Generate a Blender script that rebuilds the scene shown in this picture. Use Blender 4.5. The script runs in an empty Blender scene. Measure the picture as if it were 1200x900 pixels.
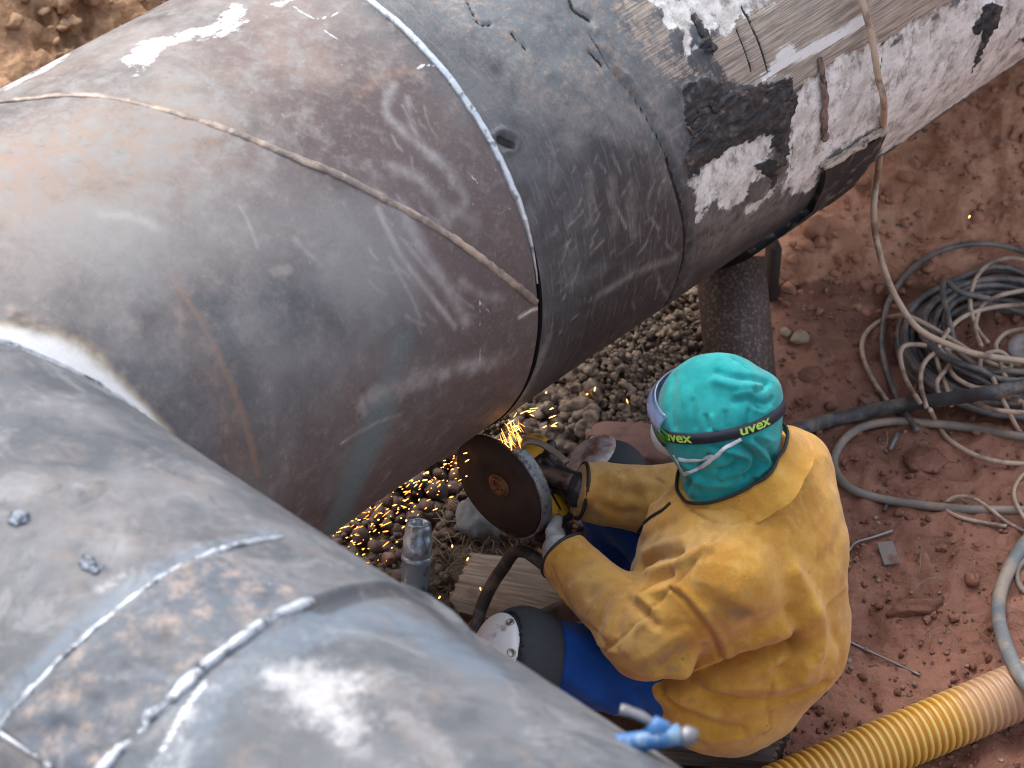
import bpy, math, random
import numpy as np
from mathutils import Vector, Matrix
from mathutils.bvhtree import BVHTree

rng = np.random.default_rng(7)
random.seed(7)
S = bpy.context.scene
COL = S.collection

# ------------------------------------------------------------------ camera
PITCH, FPX, DIST = 0.6797, 3540.0, 7.0
CR = np.array([1.0, 0, 0])
CF = np.array([0, math.cos(PITCH), -math.sin(PITCH)])
CU = np.array([0, math.sin(PITCH), math.cos(PITCH)])
CC = -CF * DIST
cam = bpy.data.cameras.new('camera')
cam.sensor_width = 36.0
cam.lens = 36.0 * FPX / 1200.0
cam.clip_start, cam.clip_end = 0.1, 400
camo = bpy.data.objects.new('camera', cam)
COL.objects.link(camo)
camo.location = CC
camo.rotation_euler = (math.pi / 2 - PITCH, 0, 0)
cam.dof.use_dof = True
cam.dof.focus_distance = 6.0
cam.dof.aperture_fstop = 4.5
S.camera = camo

# ------------------------------------------------------------------ sky, sun, exposure
SUN_EL, SUN_AZ = math.radians(58), math.radians(-38)      # azimuth from +y, clockwise
w = bpy.data.worlds.new('World')
S.world = w
w.use_nodes = True
nt = w.node_tree
nt.nodes.clear()
sky = nt.nodes.new('ShaderNodeTexSky')
sky.sky_type = 'NISHITA'
sky.sun_disc = False
sky.sun_elevation = SUN_EL
sky.sun_rotation = SUN_AZ
sky.dust_density = 4.0
sky.air_density = 1.0
sky.ozone_density = 1.0
hs = nt.nodes.new('ShaderNodeHueSaturation')
hs.inputs['Saturation'].default_value = 0.5
bg = nt.nodes.new('ShaderNodeBackground')
bg.inputs['Strength'].default_value = 0.15
wo = nt.nodes.new('ShaderNodeOutputWorld')
nt.links.new(sky.outputs[0], hs.inputs['Color'])
nt.links.new(hs.outputs[0], bg.inputs['Color'])
nt.links.new(bg.outputs[0], wo.inputs['Surface'])
sun = bpy.data.lights.new('sun', 'SUN')
sun.energy = 0.5
sun.angle = math.radians(24)
sun.color = (1.0, 0.98, 0.95)
suno = bpy.data.objects.new('sun', sun)
COL.objects.link(suno)
sd = Vector((math.sin(SUN_AZ) * math.cos(SUN_EL), math.cos(SUN_AZ) * math.cos(SUN_EL), math.sin(SUN_EL)))
suno.rotation_euler = sd.to_track_quat('Z', 'Y').to_euler()
S.view_settings.view_transform = 'Standard'
S.view_settings.look = 'None'
S.view_settings.gamma = 1.0
S.view_settings.exposure = 1.38
S.render.engine = 'CYCLES'
S.cycles.use_denoising = True
S.cycles.max_bounces = 6
S.cycles.filter_width = 1.1

# ------------------------------------------------------------------ helpers: where a ray of sight meets the place
def ray(px, py):
    return CF + CR * (px - 600) / FPX - CU * (py - 450) / FPX
def atz(px, py, z=0.0):
    d = ray(px, py)
    return CC + d * ((z - CC[2]) / d[2])
def aty(px, py, y):
    d = ray(px, py)
    return CC + d * ((y - CC[1]) / d[1])
def pix(P):
    q = np.asarray(P) - CC
    z = q @ CF
    return 600 + FPX * (q @ CR) / z, 450 - FPX * (q @ CU) / z

def lattice(ix, iy, iz, seed):
    h = (ix * 374761393 + iy * 668265263 + iz * 2147483647 + seed * 144665) & 0xFFFFFFFF
    h = ((h ^ (h >> 13)) * 1274126177) & 0xFFFFFFFF
    h = (h ^ (h >> 16)) & 0xFFFF
    return h / 65535.0
def vnoise(P, seed=0):
    P = np.asarray(P, float)
    i = np.floor(P).astype(np.int64)
    f = P - i
    f = f * f * f * (f * (f * 6 - 15) + 10)
    r = 0
    for dx in (0, 1):
        for dy in (0, 1):
            for dz in (0, 1):
                wgt = (f[..., 0] if dx else 1 - f[..., 0]) * (f[..., 1] if dy else 1 - f[..., 1]) * (f[..., 2] if dz else 1 - f[..., 2])
                r = r + wgt * lattice(i[..., 0] + dx, i[..., 1] + dy, i[..., 2] + dz, seed)
    return r * 2 - 1
def fbm(P, oct=4, seed=0, gain=0.5):
    a, r, P = 1.0, 0, np.asarray(P, float)
    for k in range(oct):
        r = r + a * vnoise(P * (2.03 ** k) + 17.3 * k, seed + k)
        a *= gain
    return r
def sstep(a, b, x):
    t = np.clip((x - a) / (b - a), 0, 1)
    return t * t * (3 - 2 * t)

# ------------------------------------------------------------------ helpers: objects
BASE = {}
def tag(o, label=None, cat=None, group=None, kind=None):
    if label: o['label'] = label
    if cat: o['category'] = cat
    if group: o['group'] = group
    if kind: o['kind'] = kind
    return o
def thing(name, label, cat, loc, group=None):
    o = bpy.data.objects.new(name, None)
    COL.objects.link(o)
    o.empty_display_size = 0.1
    o.location = [float(v) for v in loc]
    BASE[o.name] = np.array(loc, float)
    return tag(o, label, cat, group)
def mk(name, V, Fc, mat, parent=None, smooth=True, base=None, attrs=None, uv=None):
    """one mesh object from world-space vertices"""
    V = np.asarray(V, float).reshape(-1, 3)
    me = bpy.data.meshes.new(name)
    if parent is not None:
        b = BASE[parent.name]
    else:
        b = np.array(base, float) if base is not None else np.array([V[:, 0].mean(), V[:, 1].mean(), V[:, 2].min()])
    if isinstance(Fc, np.ndarray):
        n, k = Fc.shape
        me.vertices.add(len(V)); me.vertices.foreach_set('co', (V - b).ravel())
        me.loops.add(n * k); me.loops.foreach_set('vertex_index', Fc.ravel().astype(np.int32))
        me.polygons.add(n)
        me.polygons.foreach_set('loop_start', np.arange(0, n * k, k, dtype=np.int32))
        me.update(calc_edges=True)
    else:
        me.from_pydata((V - b).tolist(), [], Fc)
    me.validate()
    if smooth:
        me.polygons.foreach_set('use_smooth', np.ones(len(me.polygons), bool))
    for an, arr in (attrs or {}).items():
        at = me.attributes.new(an, 'FLOAT_COLOR', 'POINT')
        c = np.zeros((len(V), 4)); arr = np.asarray(arr, float)
        if arr.ndim == 1: c[:, 0] = arr
        else: c[:, :arr.shape[1]] = arr
        at.data.foreach_set('color', c.ravel())
    if uv is not None:
        l = me.uv_layers.new(name='UVMap')
        li = np.empty(len(me.loops), np.int32); me.loops.foreach_get('vertex_index', li)
        l.data.foreach_set('uv', np.asarray(uv, float)[li].ravel())
    me.update()
    o = bpy.data.objects.new(name, me)
    COL.objects.link(o)
    if mat: me.materials.append(mat)
    if parent is not None:
        o.parent = parent
        o.location = (0, 0, 0)
    else:
        o.location = b
    BASE[o.name] = b
    return o

class MB:
    """collects shapes for one mesh"""
    def __init__(s): s.V = []; s.F = []; s.n = 0
    def add(s, V, F):
        V = np.asarray(V, float).reshape(-1, 3)
        s.V.append(V); s.F += [tuple(int(i) + s.n for i in f) for f in F]; s.n += len(V)
        return s
    def build(s, name, mat, parent=None, smooth=True, **k):
        return mk(name, np.concatenate(s.V), s.F, mat, parent, smooth, **k)

def catmull(pts, n=8, closed=False):
    p = np.asarray(pts, float)
    if closed: q = np.concatenate([p[-1:], p, p[:2]])
    else: q = np.concatenate([2 * p[:1] - p[1:2], p, 2 * p[-1:] - p[-2:-1]])
    out = []
    for i in range(1, len(q) - 2):
        a, b, c, d = q[i - 1], q[i], q[i + 1], q[i + 2]
        for t in np.arange(n) / n:
            out.append(.5 * ((2 * b) + (c - a) * t + (2 * a - 5 * b + 4 * c - d) * t * t + (3 * b - a - 3 * c + d) * t ** 3))
    if not closed: out.append(p[-1])
    return np.array(out)
def tube(pts, r, n=10, closed=False, cap=True, flat=1.0, upv=None):
    p = np.asarray(pts, float)
    m = len(p)
    r = np.broadcast_to(np.asarray(r, float), (m,))
    T = np.gradient(p, axis=0)
    if closed: T = np.roll(p, -1, 0) - np.roll(p, 1, 0)
    T /= np.linalg.norm(T, axis=1)[:, None] + 1e-12
    ref = np.array([0, 0, 1.0]) if abs(T[0][2]) < .9 else np.array([1.0, 0, 0])
    N = np.cross(T[0], ref); N /= np.linalg.norm(N)
    V = []
    a = np.arange(n) / n * 2 * np.pi
    for i in range(m):
        if upv is not None:
            u = np.asarray(upv[i] if np.ndim(upv) == 2 else upv, float)
            N = np.cross(u, T[i])
        N = N - T[i] * (N @ T[i]); N /= np.linalg.norm(N) + 1e-12
        B = np.cross(T[i], N)
        V.append(p[i] + r[i] * (np.cos(a)[:, None] * N + np.sin(a)[:, None] * B * flat))
    F = []
    for i in range(m if closed else m - 1):
        i2 = (i + 1) % m
        for j in range(n):
            j2 = (j + 1) % n
            F.append((i * n + j, i * n + j2, i2 * n + j2, i2 * n + j))
    if cap and not closed:
        F.append(tuple(range(n - 1, -1, -1))); F.append(tuple((m - 1) * n + j for j in range(n)))
    return np.concatenate(V), F
def box(c, ax, ay, az, hx, hy, hz, bev=0.0):
    """box with half sizes hx.. on axes; a bevel cuts the long edges (octagonal rims)"""
    c = np.asarray(c, float); ax, ay, az = (np.asarray(q, float) / np.linalg.norm(q) for q in (ax, ay, az))
    b = min(bev, hx * .9, hy * .9, hz * .9)
    if b <= 0:
        sg = [(-1, -1, -1), (1, -1, -1), (1, 1, -1), (-1, 1, -1), (-1, -1, 1), (1, -1, 1), (1, 1, 1), (-1, 1, 1)]
        V = [c + ax * hx * i + ay * hy * j + az * hz * k for i, j, k in sg]
        return V, [(3, 2, 1, 0), (4, 5, 6, 7), (0, 1, 5, 4), (1, 2, 6, 5), (2, 3, 7, 6), (3, 0, 4, 7)]
    ring = lambda ex, ey, k: [c + ax * x + ay * y + az * k for x, y in
        ((-ex + b, -ey), (ex - b, -ey), (ex, -ey + b), (ex, ey - b), (ex - b, ey), (-ex + b, ey), (-ex, ey - b), (-ex, -ey + b))]
    V = ring(hx - b, hy - b, -hz) + ring(hx, hy, -hz + b) + ring(hx, hy, hz - b) + ring(hx - b, hy - b, hz)
    F = [tuple(range(7, -1, -1)), tuple(range(24, 32))]
    for l in range(3):
        for j in range(8):
            F.append((l * 8 + j, l * 8 + (j + 1) % 8, l * 8 + 8 + (j + 1) % 8, l * 8 + 8 + j))
    return V, F
def lathe(o, ax, prof, n=32, ref=None):
    """revolve (distance along axis, radius) profile"""
    o = np.asarray(o, float); ax = np.asarray(ax, float) / np.linalg.norm(ax)
    ref = np.array([0, 0, 1.0]) if ref is None else np.asarray(ref, float)
    if abs(ax @ ref) > .95: ref = np.array([1.0, 0, 0])
    N = np.cross(ax, ref); N /= np.linalg.norm(N); B = np.cross(ax, N)
    a = np.arange(n) / n * 2 * np.pi
    V = [o + ax * t + r * (np.cos(a)[:, None] * N + np.sin(a)[:, None] * B) for t, r in prof]
    F = []
    for i in range(len(prof) - 1):
        for j in range(n):
            j2 = (j + 1) % n
            F.append((i * n + j, i * n + j2, (i + 1) * n + j2, (i + 1) * n + j))
    return np.concatenate(V), F
_ICO = {}
def ico(sub):
    if sub in _ICO: return _ICO[sub]
    t = (1 + 5 ** .5) / 2
    V = [(-1, t, 0), (1, t, 0), (-1, -t, 0), (1, -t, 0), (0, -1, t), (0, 1, t), (0, -1, -t), (0, 1, -t), (t, 0, -1), (t, 0, 1), (-t, 0, -1), (-t, 0, 1)]
    F = [(0, 11, 5), (0, 5, 1), (0, 1, 7), (0, 7, 10), (0, 10, 11), (1, 5, 9), (5, 11, 4), (11, 10, 2), (10, 7, 6), (7, 1, 8), (3, 9, 4), (3, 4, 2), (3, 2, 6), (3, 6, 8), (3, 8, 9), (4, 9, 5), (2, 4, 11), (6, 2, 10), (8, 6, 7), (9, 8, 1)]
    V = [np.array(v, float) / np.linalg.norm(v) for v in V]
    for _ in range(sub):
        c, nf = {}, []
        def mid(a, b):
            k = (min(a, b), max(a, b))
            if k not in c:
                m = V[a] + V[b]; V.append(m / np.linalg.norm(m)); c[k] = len(V) - 1
            return c[k]
        for a, b, d in F:
            x, y, z = mid(a, b), mid(b, d), mid(d, a)
            nf += [(a, x, z), (b, y, x), (d, z, y), (x, y, z)]
        F = nf
    _ICO[sub] = (np.array(V), np.array(F))
    return _ICO[sub]
def rand_rot(r):
    q = r.normal(size=4); q /= np.linalg.norm(q)
    a, b, c, d = q
    return np.array([[a*a+b*b-c*c-d*d, 2*(b*c-a*d), 2*(b*d+a*c)], [2*(b*c+a*d), a*a-b*b+c*c-d*d, 2*(c*d-a*b)], [2*(b*d-a*c), 2*(c*d+a*b), a*a-b*b-c*c+d*d]])
def stone(c, size, sub=2, rough=.25, seed=0, sharp=0.0, rot=None):
    V, F = ico(sub)
    r = np.random.default_rng(seed)
    d = 1 + rough * fbm(V * 1.3 + r.uniform(0, 50, 3), 3, seed)
    V = V * d[:, None]
    if sharp:
        for k in range(9):
            n = r.normal(size=3); n /= np.linalg.norm(n); lim = r.uniform(.55, .85)
            e = V @ n; V = V - np.clip(e - lim, 0, None)[:, None] * n * sharp
    V = V * np.asarray(size)
    V = V @ (rand_rot(r) if rot is None else rot).T
    return V + np.asarray(c), F

# ------------------------------------------------------------------ helpers: signed-distance bodies meshed with surface nets
def rc(P, a, b, r1, r2):
    a = np.asarray(a, np.float32); b = np.asarray(b, np.float32)
    ab = b - a; t = np.clip(((P - a) @ ab) / (ab @ ab), 0, 1)
    return np.linalg.norm(P - a - t[..., None] * ab, axis=-1) - (r1 + (r2 - r1) * t)
def ell(P, c, R, M=None):
    q = P - np.asarray(c, np.float32)
    if M is not None: q = q @ np.asarray(M, np.float32)      # columns of M are the axes
    R = np.asarray(R, np.float32)
    k0 = np.linalg.norm(q / R, axis=-1); k1 = np.linalg.norm(q / (R * R), axis=-1) + 1e-9
    return k0 * (k0 - 1) / k1
def smin(a, b, k):
    h = np.clip(.5 + .5 * (b - a) / k, 0, 1)
    return b * (1 - h) + a * h - k * h * (1 - h)
def smax(a, b, k): return -smin(-a, -b, k)
def snet(f, lo, hi, h):
    lo = np.asarray(lo, float); hi = np.asarray(hi, float)
    n = np.ceil((hi - lo) / h).astype(int) + 1
    ax = [lo[i] + np.arange(n[i]) * h for i in range(3)]
    V = np.empty(n, np.float32)
    Y, Z = np.meshgrid(ax[1], ax[2], indexing='ij')
    st = max(1, int(400000 / (n[1] * n[2])))
    for i in range(0, n[0], st):
        X = ax[0][i:i + st]
        P = np.stack(np.broadcast_arrays(X[:, None, None], Y[None], Z[None]), -1).astype(np.float32)
        V[i:i + st] = f(P)
    ins = V < 0
    m = n - 1
    acc = np.zeros((*m, 3), np.float32); cnt = np.zeros(m, np.float32)
    offs = [(a, b, c) for a in (0, 1) for b in (0, 1) for c in (0, 1)]
    sl = lambda A, o: A[o[0]:o[0] + m[0], o[1]:o[1] + m[1], o[2]:o[2] + m[2]]
    for o in offs:
        for k in range(3):
            if o[k]: continue
            e = list(o); e[k] = 1
            a, b = sl(V, o), sl(V, e)
            x = (a < 0) != (b < 0)
            t = np.where(x, a / np.where(x, a - b, 1), 0)
            for q in range(3):
                acc[..., q] += x * (o[q] + (t if q == k else 0))
            cnt += x
    act = cnt > 0
    idx = np.full(m, -1, np.int64); idx[act] = np.arange(act.sum())
    I = np.argwhere(act)
    verts = lo + (I + acc[act] / cnt[act][:, None]) * h
    F = []
    for k in range(3):
        u, v = (k + 1) % 3, (k + 2) % 3
        e = [slice(None)] * 3; e2 = [slice(None)] * 3
        e[k] = slice(0, m[k]); e2[k] = slice(1, m[k] + 1)
        for q in (u, v): e[q] = e2[q] = slice(1, m[q])
        A, B = ins[tuple(e)], ins[tuple(e2)]
        W = np.argwhere(A != B)
        if not len(W): continue
        sgn = A[tuple(W.T)]
        W = W.copy(); W[:, u] += 1; W[:, v] += 1
        du = np.eye(3, dtype=int)[u]; dv = np.eye(3, dtype=int)[v]
        q4 = [idx[tuple((W - du - dv).T)], idx[tuple((W - dv).T)], idx[tuple(W.T)], idx[tuple((W - du).T)]]
        q4 = np.stack(q4, 1)
        q4[~sgn] = q4[~sgn][:, ::-1]
        F.append(q4)
    return verts, np.concatenate(F)
def vnormals(V, F):
    a, b, c, d = (V[F[:, i]] for i in range(4))
    n = np.cross(c - a, d - b)
    N = np.zeros_like(V)
    for i in range(4): np.add.at(N, F[:, i], n)
    return N / (np.linalg.norm(N, axis=1)[:, None] + 1e-12)
def relax(V, F, it=2, lam=.5):
    for _ in range(it):
        s = np.zeros_like(V); c = np.zeros(len(V))
        for i in range(4):
            j = F[:, (i + 1) % 4]
            np.add.at(s, F[:, i], V[j]); np.add.at(c, F[:, i], 1)
            np.add.at(s, j, V[F[:, i]]); np.add.at(c, j, 1)
        V = V + lam * (s / c[:, None] - V)
    return V
def bvh(V, F): return BVHTree.FromPolygons([tuple(v) for v in V], [tuple(int(i) for i in f) for f in F])
def cast(tree, px, py):
    h = tree.ray_cast(Vector(CC), Vector(ray(px, py)).normalized())
    return (np.array(h[0]), np.array(h[1])) if h[0] is not None else None
def cast_line(tree, pts, n=6):
    out = []
    for x, y in catmull(pts, n):
        h = cast(tree, x, y)
        if h: out.append((h[0], h[1]))
    return np.array([o[0] for o in out]), np.array([o[1] for o in out])
def seg_dist(V, L):
    """distance from points to a 3-D polyline"""
    best = np.full(len(V), 1e9)
    lo, hi = L.min(0) - .12, L.max(0) + .12
    m = np.all((V > lo) & (V < hi), 1)
    Q = V[m]; b = best[m]
    for i in range(len(L) - 1):
        ab = L[i + 1] - L[i]; l2 = ab @ ab
        if l2 < 1e-12: continue
        t = np.clip(((Q - L[i]) @ ab) / l2, 0, 1)
        b = np.minimum(b, np.linalg.norm(Q - L[i] - t[:, None] * ab, axis=1))
    best[m] = b
    return best

# ------------------------------------------------------------------ materials
class NM:
    """small node-graph builder"""
    def __init__(s, name):
        s.m = bpy.data.materials.new(name); s.m.use_nodes = True
        s.t = s.m.node_tree; s.t.nodes.clear()
        s.out = s.t.nodes.new('ShaderNodeOutputMaterial')
        s.b = s.t.nodes.new('ShaderNodeBsdfPrincipled')
        s.t.links.new(s.b.outputs[0], s.out.inputs['Surface'])
        s.tc = s.t.nodes.new('ShaderNodeTexCoord')
    def put(s, sock, v):
        if isinstance(v, bpy.types.NodeSocket): s.t.links.new(v, sock)
        elif sock.type == 'RGBA': sock.default_value = (*v[:3], 1) if not np.isscalar(v) else (v, v, v, 1)
        else: sock.default_value = v
    def set(s, **k):
        for n, v in k.items(): s.put(s.b.inputs[n.replace('_', ' ')], v)
        return s
    def mapping(s, src='Object', scale=(1, 1, 1), rot=(0, 0, 0), loc=(0, 0, 0)):
        n = s.t.nodes.new('ShaderNodeMapping')
        n.inputs['Scale'].default_value = scale; n.inputs['Rotation'].default_value = rot; n.inputs['Location'].default_value = loc
        s.t.links.new(s.tc.outputs[src], n.inputs[0])
        return n.outputs[0]
    def noise(s, scale, detail=6, rough=.6, vec=None, dist=0.0):
        n = s.t.nodes.new('ShaderNodeTexNoise')
        n.inputs['Scale'].default_value = scale; n.inputs['Detail'].default_value = detail
        n.inputs['Roughness'].default_value = rough; n.inputs['Distortion'].default_value = dist
        s.t.links.new(vec if vec is not None else s.tc.outputs['Object'], n.inputs['Vector'])
        return n.outputs[0]
    def vor(s, scale, vec=None, feature='F1', rand=1.0, out=0):
        n = s.t.nodes.new('ShaderNodeTexVoronoi')
        n.feature = feature
        n.inputs['Scale'].default_value = scale; n.inputs['Randomness'].default_value = rand
        s.t.links.new(vec if vec is not None else s.tc.outputs['Object'], n.inputs['Vector'])
        return n.outputs[out]
    def ramp(s, v, a, b, lo=0.0, hi=1.0):
        n = s.t.nodes.new('ShaderNodeMapRange')
        n.interpolation_type = 'SMOOTHSTEP'
        s.put(n.inputs['Value'], v)
        n.inputs['From Min'].default_value = a; n.inputs['From Max'].default_value = b
        n.inputs['To Min'].default_value = lo; n.inputs['To Max'].default_value = hi
        return n.outputs[0]
    def math(s, op, a, b=0.0, c=0.0):
        n = s.t.nodes.new('ShaderNodeMath'); n.operation = op
        for i, v in enumerate((a, b, c)): s.put(n.inputs[i], v)
        return n.outputs[0]
    def mix(s, f, a, b, mode='MIX'):
        n = s.t.nodes.new('ShaderNodeMix'); n.data_type = 'RGBA'; n.blend_type = mode
        s.put(n.inputs[0], f); s.put(n.inputs[6], a); s.put(n.inputs[7], b)
        return n.outputs[2]
    def attr(s, name):
        n = s.t.nodes.new('ShaderNodeAttribute'); n.attribute_name = name
        q = s.t.nodes.new('ShaderNodeSeparateColor')
        s.t.links.new(n.outputs['Color'], q.inputs[0])
        return q.outputs[0], q.outputs[1], q.outputs[2]
    def bump(s, h, strength=.3, dist=.01, base=None):
        n = s.t.nodes.new('ShaderNodeBump')
        n.inputs['Strength'].default_value = strength; n.inputs['Distance'].default_value = dist
        s.put(n.inputs['Height'], h)
        if base is not None: s.t.links.new(base, n.inputs['Normal'])
        s.t.links.new(n.outputs[0], s.b.inputs['Normal'])
        return n.outputs[0]
def simple(name, col, rough=.6, metal=0.0, var=.25, scale=30, bump=.15, dirt=None, dirt_amt=.5, dirt_scale=8, spec=.5):
    m = NM(name)
    n = m.noise(scale, 5)
    c = m.mix(n, [x * (1 - var) for x in col], [min(1, x * (1 + var)) for x in col])
    if dirt is not None:
        d = m.ramp(m.noise(dirt_scale, 6, .65), .62 - .35 * dirt_amt, .72 - .2 * dirt_amt)
        c = m.mix(d, c, dirt)
    m.set(Base_Color=c, Roughness=rough, Metallic=metal)
    m.b.inputs['Specular IOR Level'].default_value = spec
    if bump: m.bump(m.noise(scale * 3, 4), bump, .003)
    return m.m

# ------------------------------------------------------------------ the two pipes: axes, radius, mitre
PJ = np.array([-1.222, -1.636, 0.978]); PR = 0.508
D1 = np.array([0.6779, 0.73516, 0.0]); D2 = np.array([0.72731, -0.68631, 0.0])
D1 /= np.linalg.norm(D1); D2 /= np.linalg.norm(D2)
UPZ = np.array([0, 0, 1.0])
E1 = np.array([D1[1], -D1[0], 0]); E2 = np.array([-D2[1], D2[0], 0])     # sideways, towards the inner corner
MN = (D1 - D2) / np.linalg.norm(D1 - D2)
SC = 2.61 * PR                                                            # station of the joint being ground
def radial(th, e): return np.cos(th)[..., None] * e + np.sin(th)[..., None] * UPZ
def cyl_hit(px, py, d, e, r=PR):
    v = ray(px, py); v = v / np.linalg.norm(v)
    q = CC - PJ; a = v - d * (v @ d); b = q - d * (q @ d)
    A, B, K = a @ a, a @ b, b @ b - r * r
    t = (-B - math.sqrt(max(B * B - A * K, 0))) / A
    P = CC + t * v - PJ
    return P @ d, math.atan2(P @ UPZ, P @ e)
def cyl_pt(s, th, d, e, r=PR):
    s = np.asarray(s, float); th = np.asarray(th, float)
    return PJ + s[..., None] * d + np.asarray(r)[..., None] * radial(th, e)
def on_pipe(pts, which, n=6, r=PR, raw=False):
    d, e = (D1, E1) if which == 1 else (D2, E2)
    pp = pts if raw else catmull(pts, n)
    return np.array([cyl_hit(x, y, d, e, r) for x, y in pp])
def poly_mask(s, th, pts, which, w=.02, n=3):
    """soft membership of a traced outline on the pipe skin: 1 inside, 0 outside, w = soft width in metres"""
    q = on_pipe(pts + [pts[0]], which, n)
    px, py = q[:, 0], q[:, 1] * PR
    x, y = s, th * PR
    out = np.zeros_like(s)
    m = (x > px.min() - w) & (x < px.max() + w) & (y > py.min() - w) & (y < py.max() + w)
    X, Y = x[m], y[m]
    dd = np.full(len(X), 1e9); ins = np.zeros(len(X), bool)
    for i in range(len(px) - 1):
        ax, ay, bx, by = px[i], py[i], px[i + 1], py[i + 1]
        ex, ey = bx - ax, by - ay; l2 = ex * ex + ey * ey
        if l2 < 1e-14: continue
        t = np.clip(((X - ax) * ex + (Y - ay) * ey) / l2, 0, 1)
        dd = np.minimum(dd, np.hypot(X - ax - t * ex, Y - ay - t * ey))
        c = ((ay > Y) != (by > Y)) & (X < (bx - ax) * (Y - ay) / (by - ay + 1e-15) + ax)
        ins ^= c
    out[m] = np.clip(.5 + np.where(ins, dd, -dd) / w, 0, 1)
    return out
def line_dist(s, th, pts, which, n=6):
    q = on_pipe(pts, which, n)
    px, py = q[:, 0], q[:, 1] * PR
    x, y = s, th * PR
    out = np.full(s.shape, 9.0)
    m = (x > px.min() - .15) & (x < px.max() + .15) & (y > py.min() - .15) & (y < py.max() + .15)
    X, Y = x[m], y[m]; dd = out[m]
    for i in range(len(px) - 1):
        ex, ey = px[i + 1] - px[i], py[i + 1] - py[i]; l2 = ex * ex + ey * ey
        if l2 < 1e-14: continue
        t = np.clip(((X - px[i]) * ex + (Y - py[i]) * ey) / l2, 0, 1)
        dd = np.minimum(dd, np.hypot(X - px[i] - t * ex, Y - py[i] - t * ey))
    out[m] = dd
    return out
def line_mask(s, th, pts, which, wd, n=6): return np.exp(-(line_dist(s, th, pts, which, n) / wd) ** 2)
def thetas(lo, hi, fine, coarse=.1):
    a = np.arange(lo, hi, fine / PR)
    b = np.arange(hi, lo + 2 * np.pi, coarse / PR)[:-1]
    return np.concatenate([a, b])
def grid_faces(nt_, ns, wrap=True):
    I = np.arange(nt_ if wrap else nt_ - 1); Jx = np.arange(ns - 1)
    i, j = np.meshgrid(I, Jx, indexing='ij'); i2 = (i + 1) % nt_
    return np.stack([i * ns + j, i * ns + j + 1, i2 * ns + j + 1, i2 * ns + j], -1).reshape(-1, 4)
def bead(pts, which, r=.006, n=8, seed=0, lift=.0, flat=.7, wob=.25):
    """a weld bead laid along traced points of the pipe skin"""
    q = on_pipe(pts, which, n)
    d, e = (D1, E1) if which == 1 else (D2, E2)
    L = cyl_pt(q[:, 0], q[:, 1], d, e, PR + lift)
    ln = np.concatenate([[0], np.cumsum(np.linalg.norm(np.diff(L, axis=0), axis=1))])
    tt = np.arange(0, ln[-1], .004)
    L = np.stack([np.interp(tt, ln, L[:, k]) for k in range(3)], 1)
    up = radial(np.interp(tt, ln, q[:, 1]), e)
    wig = .25 if wob > .2 else .08
    rr = r * (1 + wob * fbm(np.stack([tt * 90, tt * 0, tt * 0 + seed], 1), 2, seed))
    L = L + np.stack([vnoise(np.stack([tt * 40, tt * 0 + 5 * k, tt * 0 + seed], 1), seed + 9) for k in range(3)], 1) * r * wig
    return tube(L, rr, 10, flat=flat, upv=-up)

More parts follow.
